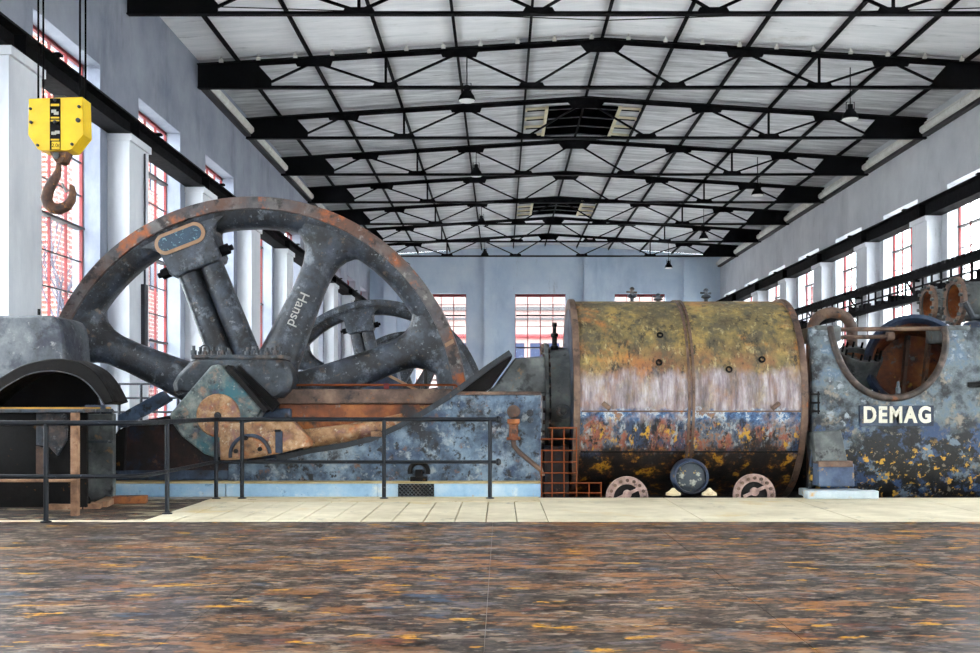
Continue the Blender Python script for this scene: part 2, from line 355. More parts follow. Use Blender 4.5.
# saddle housing: grey-blue, darker and flaking low down
M['housing'] = worn('housing_grey_blue_flaking', [(.3,(30,33,37)),(.42,(66,74,80)),(.52,(102,112,116)),(.62,(84,104,124)),(.72,(146,156,160))],
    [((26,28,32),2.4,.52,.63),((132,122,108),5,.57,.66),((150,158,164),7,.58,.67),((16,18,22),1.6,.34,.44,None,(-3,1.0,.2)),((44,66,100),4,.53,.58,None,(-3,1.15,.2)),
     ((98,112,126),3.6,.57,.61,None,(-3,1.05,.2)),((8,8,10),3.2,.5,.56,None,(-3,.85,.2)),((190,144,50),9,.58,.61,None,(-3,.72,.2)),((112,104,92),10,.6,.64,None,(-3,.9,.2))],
    scale=4.2, rough=.48, bump=.6)
# outdoors
k = NT('outside_brick', .85)
br = k.n('TexBrick'); br.inputs['Scale'].default_value = 1.0; br.inputs['Brick Width'].default_value = .5; br.inputs['Row Height'].default_value = .16
br.inputs['Mortar Size'].default_value = .026; br.inputs['Color1'].default_value = lin((112,44,34)); br.inputs['Color2'].default_value = lin((134,60,46))
br.inputs['Mortar'].default_value = lin((160,140,130))
sp = k.n('SeparateXYZ'); k.link(k.co, sp.inputs[0]); cb = k.n('CombineXYZ')
k.link(k.math('ADD', sp.outputs[0], sp.outputs[1]), cb.inputs[0]); k.link(sp.outputs[2], cb.inputs[1]); k.link(cb.outputs[0], br.inputs['Vector'])
k.color(br.outputs[0]); M['brick'] = k.m
M['pale_facade'] = flat('pale_facade', (120,98,94), .8)
M['facade_glass'] = flat('facade_glass', (24,32,54), .4, 0, .2)
M['yard'] = flat('yard_grey', (196,194,190), .9)
M['bark'] = flat('bark', (60,58,70), .9)

# ---------------------------------------------------------------- room shell
XL, XR = -7.25, 12.1
YN, YB = -21.0, 60.5
BAY = 4.95
XC = (XL+XR)/2
HEAD, HEADR, SILL = 7.45, 7.28, .9
WT = .5                                    # wall thickness
WINC = [18.4+BAY*k for k in range(-7, 9)]  # window centres along the side walls
WW = 2.85
EAVE = 9.54; RIDGE = 10.16
def roofz(x): return RIDGE-(RIDGE-EAVE)*abs(x-XC)/(XR-XC)

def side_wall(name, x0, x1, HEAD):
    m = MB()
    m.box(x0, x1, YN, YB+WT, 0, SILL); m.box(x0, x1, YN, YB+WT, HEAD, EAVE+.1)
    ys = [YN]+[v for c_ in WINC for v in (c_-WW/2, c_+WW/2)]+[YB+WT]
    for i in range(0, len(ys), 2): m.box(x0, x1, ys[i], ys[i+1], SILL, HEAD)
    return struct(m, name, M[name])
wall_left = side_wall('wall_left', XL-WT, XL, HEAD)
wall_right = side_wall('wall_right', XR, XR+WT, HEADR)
BWC = [2.18+5.5*k for k in (-1, 0, 1)]; BW = 2.8
m = MB()
m.box(XL, XR, YB, YB+WT, 0, SILL); m.prism([(XL,HEAD),(XR,HEAD),(XR,EAVE),(XC,RIDGE+.02),(XL,EAVE)], YB, YB+WT)
xs = [XL]+[v for c_ in BWC for v in (c_-BW/2, c_+BW/2)]+[XR]
for i in range(0, len(xs), 2): m.box(xs[i], xs[i+1], YB, YB+WT, SILL, HEAD)
wall_back = struct(m, 'wall_back', M['wall_back'])
m = MB()                                   # gable behind the camera, windowed like the far one
m.box(XL, XR, YN-WT, YN, 0, SILL); m.prism([(XL,HEAD),(XR,HEAD),(XR,EAVE),(XC,RIDGE+.02),(XL,EAVE)], YN-WT, YN)
for i in range(0, len(xs), 2): m.box(xs[i], xs[i+1], YN-WT, YN, SILL, HEAD)
wall_near = struct(m, 'wall_near', M['wall_right'])
for x in (-6.1, -.57, 4.93, 10.4):
    mb = MB(); mb.box(x-.36, x+.36, YB-.28, YB, 0, roofz(x)-.35); part(mb, 'pilaster', M['wall_back'], wall_back)
for wall, x0, x1, sx, gz in ((wall_left, XL, XL+.4, 1, 6.3), (wall_right, XR-.4, XR, -1, 6.5)):
    for k_ in range(-7, 9):
        y = 20.75+BAY*k_
        if y > YB-.6: continue
        mb = MB(); mb.box(x0, x1, y-.55, y+.55, 0, gz-.13)
        mb.box(min(x0, x0+.06*sx) if sx < 0 else x0, x1 if sx < 0 else x1+.05, y-.58, y+.58, gz-.13, gz)
        part(mb, 'pilaster', M['pilaster'], wall)

# windows: frame with red uprights, grey glazing bars and single panes
ROWS, COLS = 11, 4
def unit_box(sx, sy, sz, name, mat):
    mb = MB(); mb.box(-sx/2, sx/2, -sy/2, sy/2, -sz/2, sz/2)
    me = bpy.data.meshes.new(name); me.from_pydata(mb.v, [], mb.f); me.materials.append(mat); return me
def child_mesh(me, name, parent, loc):
    o = bpy.data.objects.new(name, me); COL.objects.link(o); o.parent = parent; o.location = loc; return o
wn = 0
def window(origin, axis, width, detail, HEAD=HEAD):
    """axis 'y' for side walls, 'x' for the back wall; origin = centre of the sill on the glazing plane"""
    global wn; wn += 1
    H = HEAD-SILL; pw = width/COLS; ph = H/ROWS; t = .022 if axis == 'y' else .05
    def bx(mb, a0, a1, d0, d1, z0, z1):
        if axis == 'y': mb.box(d0, d1, a0, a1, z0, z1)
        else: mb.box(a0, a1, d0, d1, z0, z1)
    mb = MB()
    bx(mb, -width/2, -width/2+.03, -.03, .03, 0, H); bx(mb, width/2-.03, width/2, -.03, .03, 0, H)
    bx(mb, -width/2+.05, width/2-.05, -.03, .03, 0, .05); bx(mb, -width/2+.03, width/2-.03, -.03, .03, H-(.06 if axis == 'y' else .16), H)
    o = mesh_obj(mb, 'window_%d' % wn, M['red_paint'], (0,0,0)); o.location = origin; o['kind'] = 'structure'; ORG[o] = Vector((0,0,0))
    for i in range(1, COLS):
        v = MB(); a = -width/2+i*pw; bx(v, a-t/2, a+t/2, -.025, .025, .05, H-.05); part(v, 'mullion', M['red_paint'], o)
    for j in range(1, ROWS):
        v = MB(); z = j*ph; w_ = (.04 if j % 3 == 0 else .022)*(1 if axis == 'y' else 2); dd = .08 if j % 3 == 0 else .02
        bx(v, -width/2+.05, width/2-.05, -dd, dd, z-w_/2, z+w_/2); part(v, 'glazing_bar', M['grey_bar'], o)
    if detail:
        me = (PANE_Y if origin[0] < 0 else PANE_R) if axis == 'y' else PANE_X
        for i in range(COLS):
            for j in range(ROWS):
                a = -width/2+(i+.5)*pw
                child_mesh(me, 'pane', o, (0, a, (j+.5)*ph) if axis == 'y' else (a, 0, (j+.5)*ph))
    else:
        v = MB(); bx(v, -width/2, width/2, -.004, .004, 0, H); g = part(v, 'pane', M['glass'], o)
    return o
PANE_Y = unit_box(.008, WW/COLS, (HEAD-SILL)/ROWS, 'pane', M['glass'])
PANE_R = unit_box(.008, WW/COLS, (HEADR-SILL)/ROWS, 'pane', M['glass'])
PANE_X = unit_box(BW/COLS, .008, (HEAD-SILL)/ROWS, 'pane', M['glass'])
for c_ in WINC: window((XL-.34, c_, SILL), 'y', WW, 12 < c_ < 35)
for c_ in WINC: window((XR+.34, c_, SILL), 'y', WW, 27 < c_ < 45, HEADR)
for c_ in BWC: window((c_, YB+.3, SILL), 'x', BW, True)
for c_ in BWC: window((c_, YN-.3, SILL), 'x', BW, False)

# ceiling: boards between purlins
ceiling = sempty('ceiling')
PUR = 1.745
TY = [16.3+BAY*n for n in range(-7, 9)]
ybreaks = [YN]+TY+[YB]
pxs = [XC+PUR*k for k in range(-5, 6)]
edges = [XL]+pxs+[XR]
for i in range(len(edges)-1):
    a, b = edges[i], edges[i+1]
    for j in range(len(ybreaks)-1):
        y0, y1 = ybreaks[j]+.006, ybreaks[j+1]-.006
        za, zb = roofz(a), roofz(b)
        mb = MB(); d = random.uniform(0, .012)
        mb.prism([(a+.004, za+d), (b-.004, zb+d), (b-.004, zb+.12), (a+.004, za+.12)], y0, y1)
        part(mb, 'ceiling_panel', M['ceiling'] if y0 < TY[9]-1 else M['ceiling_old'], ceiling)
mb = MB(); mb.prism([(XL-WT, EAVE+.14), (XC, RIDGE+.16), (XR+WT, EAVE+.14), (XR+WT, EAVE+.2), (XC, RIDGE+.22), (XL-WT, EAVE+.2)], YN, YB+WT)
part(mb, 'roof_deck', M['black_steel'], ceiling)
for i, x in enumerate(pxs):
    z = roofz(x)
    for dx in (0,):
        mb = MB(); xx = x+dx; zt = roofz(xx)-.002
        mb.box(xx-.028, xx+.028, YN, YB, zt-.015, zt); mb.box(xx-.01, xx+.01, YN, YB, zt-.085, zt-.015); mb.box(xx-.028, xx+.028, YN, YB, zt-.1, zt-.085)
        part(mb, 'purlin', M['black_steel'], ceiling)
# pale eaves trough on both sides
for nm, x0, s in (('trim_1', XL, 1), ('trim_2', XR, -1)):
    tr0 = sempty(nm)
    for j in range(9, 16):
        ya = TY[j]+.13; yb = (TY[j+1] if j < 15 else YB)-.13
        mb = MB(); mb.prism([(x0+s*.005, 8.9), (x0+s*.17, 8.9), (x0+s*.17, 8.98), (x0+s*.005, 8.98)], ya, yb); part(mb, 'trough_bottom', M['grey_bar'], tr0)
        mb = MB(); mb.prism([(x0+s*.005, 8.982), (x0+s*.2, 8.982), (x0+s*.26, 9.04), (x0+s*.26, 9.14), (x0+s*.2, 9.2), (x0+s*.005, 9.2)], ya, yb); part(mb, 'trough', M['white_trim'], tr0)
        mb = MB(); mb.prism([(x0+s*.005, 9.202), (x0+s*.12, 9.202), (x0+s*.12, 9.3), (x0+s*.005, 9.3)], ya, yb); part(mb, 'cornice', M['white_trim'], tr0)
# thin stay wires across the front bays
WY = [23.6, 18.8]

# crane girders
for nm, x0, s, g0, gh, lab in (('crane_girder', XL, 1, 6.3, .37, 'black riveted crane girder running along the left window wall'), ('crane_girder', XR, -1, 6.5, .44, 'black crane girder running along the right window wall')):
    t = thing(nm, lab, 'girder', (x0+s*.2, YN, g0)); g1 = g0+gh
    a, b = sorted((x0+s*.02, x0+s*.42)); mid = (a+b)/2
    mb = MB(); mb.box(a, b, YN, YB-.3, g0, g0+.04); mb.box(a, b, YN, YB-.3, g1-.04, g1); part(mb, 'flange', M['black_steel'], t)
    mb = MB(); mb.box(mid-.02, mid+.02, YN, YB-.3, g0+.04, g1-.04); part(mb, 'girder_web', M['black_steel'], t)
    mb = MB(); mb.box(mid-.03, mid+.03, YN, YB-.3, g1, g1+.06); part(mb, 'crane_rail', M['dark_steel'], t)
    for k_ in range(-7, 9):
        y = 20.75+BAY*k_
        if y < YB-.6:
            mb = MB(); mb.box(a+.01, b-.01, y-.02, y+.02, g0+.04, g1-.04); part(mb, 'stiffener', M['black_steel'], t)
            q0, q1 = sorted((b if s > 0 else a, (b if s > 0 else a)+s*.1))
            mb = MB(); mb.box(q0, q1, y+.9, y+1.05, g1-.03, g1+.01); part(mb, 'rail_clip', M['black_steel'], t)

# roof trusses
BC = 8.88
def make_truss():
    y = TY[8]                                   # n = 1, first in view
    t = thing('roof_truss', '', 'truss', (XC, y, BC))
    W2 = (XR-XL)/2-.01; W = 2*W2
    def zt(x): return roofz(x)-.104              # top of the top chord, under the purlins
    def pl(pts, th=.012): mb = MB(); mb.prism([(XC+a, b) for a, b in pts], y-th, y+th); return mb
    def bar(a, b, w, h=.1):
        mb = MB(); mb.bar((XC+a[0], y, a[1]), (XC+b[0], y, b[1]), h, w, (0,0,1)); return mb
    mb = MB(); mb.box(XC-W2, XC+W2, y-.08, y+.08, BC-.02, BC); mb.box(XC-W2, XC+W2, y-.012, y+.012, BC, BC+.055); part(mb, 'bottom_chord', M['black_steel'], t)
    bn = [.0875*W, .268*W]; tn = [.177*W, .357*W]
    for s in (-1, 1):
        mb = MB(); x1 = s*W2
        pts = [(0, zt(XC)), (x1, zt(XC+x1)), (x1, zt(XC+x1)-.125), (0, zt(XC)-.125)]
        mb.prism([(XC+a, b) for a, b in pts], y-.012, y+.012)
        mb.prism([(XC, zt(XC)), (XC+x1, zt(XC+x1)), (XC+x1, zt(XC+x1)-.025), (XC, zt(XC)-.025)], y-.11, y+.11)
        part(mb, 'top_chord', M['black_steel'], t)
        e = zt(XC+x1)
        part(pl([(x1, BC), (x1, e), (s*(W2-1.35), zt(XC+s*(W2-1.35))), (s*(W2-1.75), BC+.2), (s*(W2-1.75), BC)], .03), 'end_plate', M['black_steel'], t)
        zT = [zt(XC+s*v)-.12 for v in tn]; zR = zt(XC)-.12
        for a, b in (((0, zR), (s*bn[0], BC+.05)), ((s*bn[0], BC+.05), (s*tn[0], zT[0])), ((s*tn[0], zT[0]), (s*bn[1], BC+.05)),
                     ((s*bn[1], BC+.05), (s*tn[1], zT[1])), ((s*tn[1], zT[1]), (s*(W2-1.7), BC+.12))):
            part(bar(a, b, .05, .06), 'diagonal', M['black_steel'], t)
        part(bar((s*bn[1], BC), (s*bn[1], zt(XC+s*bn[1])-.1), .045, .06), 'post', M['black_steel'], t)
        for v in bn: part(pl([(s*v-.34, BC), (s*v+.34, BC), (s*v+.26, BC+.13), (s*v-.26, BC+.13)], .02), 'gusset', M['black_steel'], t)
        for v in tn:
            z = zt(XC+s*v); part(pl([(s*v-.5, zt(XC+s*v-.5)), (s*v+.5, zt(XC+s*v+.5)), (s*v+.4, z-.22), (s*v-.4, z-.22)], .02), 'gusset', M['black_steel'], t)
    z = zt(XC); part(pl([(-.62, zt(XC-.62)), (0, z), (.62, zt(XC+.62)), (.38, z-.32), (-.38, z-.32)], .02), 'gusset', M['black_steel'], t)
    return t
truss = make_truss()
tk = [o for o in COL.objects if o.parent == truss]; KIDS[truss] = tk
for o in tk: KIDS[o] = []
truss['group'] = 'roof trusses'
def dup(o, loc, rot=None):
    c = o.copy(); COL.objects.link(c); c.location = loc; ORG[c] = Vector(loc)
    if rot is not None: c.rotation_euler = rot
    for ch in [q for q in SNAP if q.parent == o]:
        d = ch.copy(); COL.objects.link(d); d.parent = c
        for g in [q for q in SNAP if q.parent == ch]:
            e = g.copy(); COL.objects.link(e); e.parent = d
    return c
SNAP = tk
for n in range(8):
    o = truss if n == 0 else dup(truss, (XC, TY[8+n], BC))
    o['label'] = 'black steel roof truss, %s from the front' % ordinal(n) if n < 7 else 'black steel roof truss nearest the far end wall'
    o['group'] = 'roof trusses'
o = dup(truss, (XC, TY[7], BC)); o['label'] = 'black steel roof truss nearest the camera, above the picture edge'; o['group'] = 'roof trusses'
# clips where the boards meet the second truss
for i, x in enumerate([v for v in [XL+.6+.88*j for j in range(21)]]):
    mb = MB(); z = roofz(x); y = TY[9]-.16
    mb.box(x-.05, x+.05, y-.03, y+.03, z-.14, z-.07); mb.box(x-.02, x+.02, y-.02, y+.02, z-.06, z-.002); part(mb, 'board_clip', M['white_trim'], ceiling, bevel=.01)
for y in WY:
    for s in (-1, 1):
        mb = MB(); mb.tube([(XC, y+1.3, RIDGE-.12), (XC+s*PUR*2.6, y, roofz(XC+s*PUR*2.6)-.12), (XC+s*9.0, y-1.2, roofz(XC+9)-.12)], .012, 6)
        part(mb, 'stay_wire', M['black_steel'], ceiling)

# ridge vents
for i, (y0, y1) in enumerate(((32.2, 35.6), (47.1, 50.4))):
    t = thing('ridge_vent', ['black louvred ridge vent, the larger one nearer the camera', 'black louvred ridge vent, the smaller one farther down the hall'][i], 'roof vent', (XC, (y0+y1)/2, RIDGE-.1), 'ridge vents')
    for s in (-1, 1):
        mb = MB(); pts = [(XC+s*.03, roofz(XC)-.02), (XC+s*1.02, roofz(XC+1.02)-.02), (XC+s*1.02, roofz(XC+1.02)-.07), (XC+s*.03, roofz(XC)-.07)]
        mb.prism(pts, y0, y1); part(mb, 'vent_panel', M['void'], t)
        mb = MB(); mb.prism([(XC+s*1.03, roofz(XC+1.03)-.02), (XC+s*1.12, roofz(XC+1.12)-.02), (XC+s*1.12, roofz(XC+1.12)-.1), (XC+s*1.03, roofz(XC+1.03)-.1)], y0-.05, y1+.05)
        part(mb, 'vent_frame', M['vent_strip'], t)
        for j in range(4):
            yy = y0+.15+j*(y1-y0-.3)/3.0
            mb = MB(); mb.prism([(XC+s*1.13, roofz(XC+1.13)-.02), (XC+s*1.7, roofz(XC+1.7)-.02), (XC+s*1.7, roofz(XC+1.7)-.07), (XC+s*1.13, roofz(XC+1.13)-.07)], yy-.12, yy+.12)
            part(mb, 'strip', M['vent_strip'], t)
            mb = MB(); mb.prism([(XC+s*1.13, roofz(XC+1.13)-.075), (XC+s*1.65, roofz(XC+1.65)-.075), (XC+s*1.65, roofz(XC+1.65)-.1), (XC+s*1.13, roofz(XC+1.13)-.1)], yy-.03, yy+.03)
            part(mb, 'strip', M['black_steel'], t)
            mb = MB(); mb.prism([(XC+s*.04, roofz(XC)-.072), (XC+s*1.0, roofz(XC+1.0)-.072), (XC+s*1.0, roofz(XC+1.0)-.1), (XC+s*.04, roofz(XC)-.1)], yy-.02, yy+.02)
            part(mb, 'louvre', M['dark_steel'], t)

# hanging lamps
def make_lamp(x, y, z):
    t = thing('high_bay_lamp', '', 'lamp', (x, y, z), 'bell-shaped hall lamps')
    mb = MB(); mb.lathe([(.21,0),(.205,.03),(.17,.12),(.11,.2),(.07,.26),(.07,.36),(.02,.38)], (x,y,z), (0,0,1), 20); part(mb, 'shade', M['black_steel'], t, 40)
    mb = MB(); mb.lathe([(.17,-.035),(.198,-.004),(.01,-.003)], (x,y,z), (0,0,1), 20); part(mb, 'diffuser', M['lamp_white'], t, 40)
    mb = MB(); mb.tube([(x-.1,y,z+.14),(x-.1,y,z+.42),(x+.1,y,z+.42),(x+.1,y,z+.14)], .014, 6); part(mb, 'bracket', M['black_steel'], t)
    zc = roofz(x)-.02
    mb = MB(); mb.tube([(x,y,z+.38),(x,y,zc)], .014, 6); part(mb, 'cable', M['black_steel'], t)
    return t
lab = ['under the second roof truss', 'behind the third roof truss', 'farther down the hall behind the fifth truss', 'far down the hall near the end wall']
for k_ in range(4):
    for x, nm, zz in ((-.83, 'left row', 8.72), (8.73, 'right row', 8.45)):
        y = 26.7+9.9*k_+(0 if x < 0 else .7)
        t = make_lamp(x, y, zz+(.25 if (x < 0 and k_) else 0)); t['label'] = 'black bell lamp of the %s, hanging %s' % (nm, lab[k_])

# ---------------------------------------------------------------- floors
floor = sempty('floor')
FE = 12.2                                  # front edge of the concrete strip
TW = 1.76
for i in range(-5, 8):
    for j in range(10):
        x0, x1 = max(-.09+i*TW, XL), min(-.09+(i+1)*TW, XR); y0 = FE-(j+1)*3.52; y1 = FE-j*3.52
        if x1 <= x0: continue
        mb = MB(); mb.box(x0+.002, x1-.002, max(y0, YN)+.002, y1-.002, -.012, 0); part(mb, 'floor_sheet', M['mosaic'], floor)
mb = MB(); mb.box(XL, XR, YN, FE, -.12, -.013); part(mb, 'floor_bed', M['hall_floor'], floor)
# pale slabs between the mosaic and the engine
x = -4.02
while x < .48:
    mb = MB(); mb.box(x+.006, x+.344, FE, 14.7, -.08, random.uniform(-.004, .004)); part(mb, 'slab', M['concrete'], floor, bevel=.006); x += .35
x0 = x
while x0 < XR-.2:
    x1 = min(x0+1.75, XR); mb = MB(); mb.box(x0+.004, x1-.004, FE, 15.38, -.08, 0); part(mb, 'slab', M['concrete'], floor, bevel=.005); x0 = x1
mb = MB(); mb.box(-4.02, x, 14.706, 15.5, -.08, .004); part(mb, 'edge_strip', M['sill'], floor, bevel=.005)
mb = MB(); mb.box(XL, -4.03, FE, FE+.16, -.08, 0); part(mb, 'edge_strip', M['concrete'], floor, bevel=.005)
mb = MB(); mb.box(XL, -4.03, FE+.166, 15.5, -.12, -.03); part(mb, 'dirt_floor', M['dirt'], floor)
mb = MB(); mb.box(XL, XR, FE, 15.3, -.2, -.125); part(mb, 'slab_bed', M['pit'], floor)
mb = MB(); mb.box(XL-WT, XR+WT, YN-WT, YB+WT, -2.8, -2.7)
mb.box(XL-WT, XL, YN-WT, YB+WT, -2.7, -.001); mb.box(XR, XR+WT, YN-WT, YB+WT, -2.7, -.001); mb.box(XL, XR, YN-WT, YN, -2.7, -.001); mb.box(XL, XR, YB, YB+WT, -2.7, -.001)
part(mb, 'foundation', M['pit'], floor)
# hall floor with wheel pits and cylinder pits
ENG = [0, 16.4, 30.6]                      # offsets of the three engines along the hall
WP = [(-7.2, .3, 16.62+o, 17.72+o) for o in ENG]
DP = [(.56, 9.6, 15.39, 18.9)]
ysb = sorted({15.5, 18.9, YB} | {v for p in WP for v in p[2:]}); xsb = sorted({XL, -7.2, .3, .56, 9.6, XR})
mb = MB()
for i in range(len(xsb)-1):
    for j in range(len(ysb)-1):
        cx, cy = (xsb[i]+xsb[i+1])/2, (ysb[j]+ysb[j+1])/2
        if any(a < cx < b and c_ < cy < d for a, b, c_, d in WP+DP): continue
        mb.box(xsb[i], xsb[i+1], ysb[j], ysb[j+1], -.08, 0)
part(mb, 'screed', M['hall_floor'], floor)
mb = MB()
for a, b, c_, d in WP: mb.box(a, b, c_, d, -2.5, -2.4); mb.box(a, b, c_-.06, c_, -2.5, -.081); mb.box(a, b, d, d+.06, -2.5, -.081)
for a, b, c_, d in DP: mb.box(a, b, c_, d, -1.3, -1.2); mb.box(a, b, c_-.06, c_-.002, -1.2, -.081); mb.box(a, b, d, d+.06, -1.2, -.081)
part(mb, 'pit_lining', M['pit'], floor)

# ---------------------------------------------------------------- flywheel
WXC, WZC, WY0 = -3.82, 1.2, 16.8
def make_flywheel():
    c0 = Vector((WXC, WY0+.35, WZC))
    t = thing('flywheel', 'huge dark spoked flywheel of the nearest engine, chalk scrawl on one spoke', 'flywheel', c0, 'engine flywheels')
    def rot(a, r, y, w):  # radial coordinate r, across w
        return (WXC+math.cos(a)*r-math.sin(a)*w, y, WZC+math.sin(a)*r+math.cos(a)*w)
    y0 = WY0; C = (WXC, 0, WZC)
    mb = MB()      # rim body
    mb.lathe([(3.11,y0+.05),(3.11,y0+.6),(2.93,y0+.56),(2.86,y0+.46),(2.86,y0+.2),(2.93,y0+.1)], C, (0,1,0), 144, closed=True)
    part(mb, 'rim', M['wheel'], t, 50)
    mb = MB(); mb.lathe([(3.3,y0),(3.3,y0+.66),(3.112,y0+.66),(3.112,y0)], C, (0,1,0), 144, closed=True)
    part(mb, 'rim_band', M['wheel_lip'], t, 50, .008, 'rust-brown outer rim band')
    mb = MB(); mb.lathe([(.3,y0+.0),(.56,y0+.0),(.6,y0+.05),(.6,y0+.62),(.56,y0+.67),(.3,y0+.67)], C, (0,1,0), 48, closed=True); part(mb, 'hub', M['wheel'], t, 50)
    def sect(a, r, hw, hd, off=0., n=20):
        L = []
        for k_ in range(n):
            th = 2*PI*k_/n; cc, ss = math.cos(th), math.sin(th)
            cx = math.copysign(abs(cc)**.75, cc)*hw; cy = math.copysign(abs(ss)**.75, ss)*hd
            L.append(rot(a, r, y0+.33+cy, off+cx))
        return L
    # (radius, half width, half depth)
    prof = [(.5,.40,.24),(.9,.33,.23),(1.5,.28,.21),(2.1,.245,.19),(2.4,.25,.19),(2.58,.29,.2),(2.7,.36,.22),(2.79,.46,.24),(2.86,.62,.25),(2.93,.84,.26),(3.0,1.06,.262),(3.07,1.3,.262)]
    a0 = math.radians(21.5)
    for i in range(8):
        a = a0+i*PI/4
        if i in (2, 6):       # the wheel is split here: two half spokes under a bolted clamp
            sp_ = None
            for s in (-1, 1):
                mb = MB(); mb.loft([sect(a, r, .2-.03*r/3, .2, s*.206-s*.03*r/3) for r in (.5, 1.2, 2.0, 2.72)]); part(mb, 'half_spoke', M['wheel'], t, 50)
            mb = MB()
            L = []
            for r, hw, hd in ((2.36,.37,.26),(2.44,.42,.28),(2.8,.44,.29),(2.9,.56,.28),(3.0,.8,.26),(3.08,1.02,.24)):
                L.append([rot(a, r, y0+.33+sy*hd, sx*hw) for sx, sy in ((-1,-1),(1,-1),(1,1),(-1,1))])
            mb.loft(L); cl = part(mb, 'rim_clamp', M['wheel'], t, None, .03)
            for s in (-1, 1):
                mb = MB(); mb.tube([rot(a, 2.5, y0+.2, s*.4), rot(a, 2.5, y0+.2, s*.56)], .085, 6); mb.tube([rot(a, 2.5, y0+.2, s*.56), rot(a, 2.5, y0+.2, s*.62)], .045, 8)
                part(mb, 'clamp_bolt', M['black_steel'], cl)
            # oval name plate
            def oval(hl, hr, y):
                L = []
                for k_ in range(32):
                    th = 2*PI*k_/32; L.append(rot(a, 2.88+math.sin(th)*hr, y, .06+math.cos(th)*hr+(hl if math.cos(th) >= 0 else -hl)))
                return L
            yf = y0+.33-.3
            mb = MB(); mb.loft([oval(.24,.165,yf+.035), oval(.24,.165,yf-.005), oval(.235,.15,yf-.01)]); pl = part(mb, 'name_plate_rim', M['plate_ring'], cl, 40, 0, 'tan oval plate rim')
            mb = MB(); mb.loft([oval(.235,.112,yf+.02), oval(.235,.112,yf-.016)]); part(mb, 'name_plate', M['plate_blue'], cl, 40, 0, 'blue oval name plate')
        else:
            mb = MB(); mb.loft([sect(a, *p) for p in prof]); so = part(mb, 'spoke', M['wheel'], t, 60)
            if i == 1:
                p0 = rot(a, 1.72, y0+.33-.212, 0); tx = text('Hansd', 'chalk_scrawl', M['chalk'], so, p0, (PI/2, PI/2+PI/2-a+0, 0), .22, .002, None, .001)
                tx.rotation_euler = (PI/2, -(a+PI), 0) if False else (PI/2, PI-a, 0)
    # bright fleck on the rim band
    a = math.radians(19); mb = MB()
    mb.loft([[rot(a, r, y, w) for r, w in ((3.13,-.04),(3.28,-.01),(3.28,.05),(3.13,.02))] for y in (y0-.006, y0+.004)])
    part(mb, 'tag', M['plate_ring'], t)
    mb = MB(); mb.tube([(WXC, 15.98, WZC), (WXC, 18.6, WZC)], .28, 32); part(mb, 'shaft', M['dark_steel'], t, 50)
    return t
fly = make_flywheel()

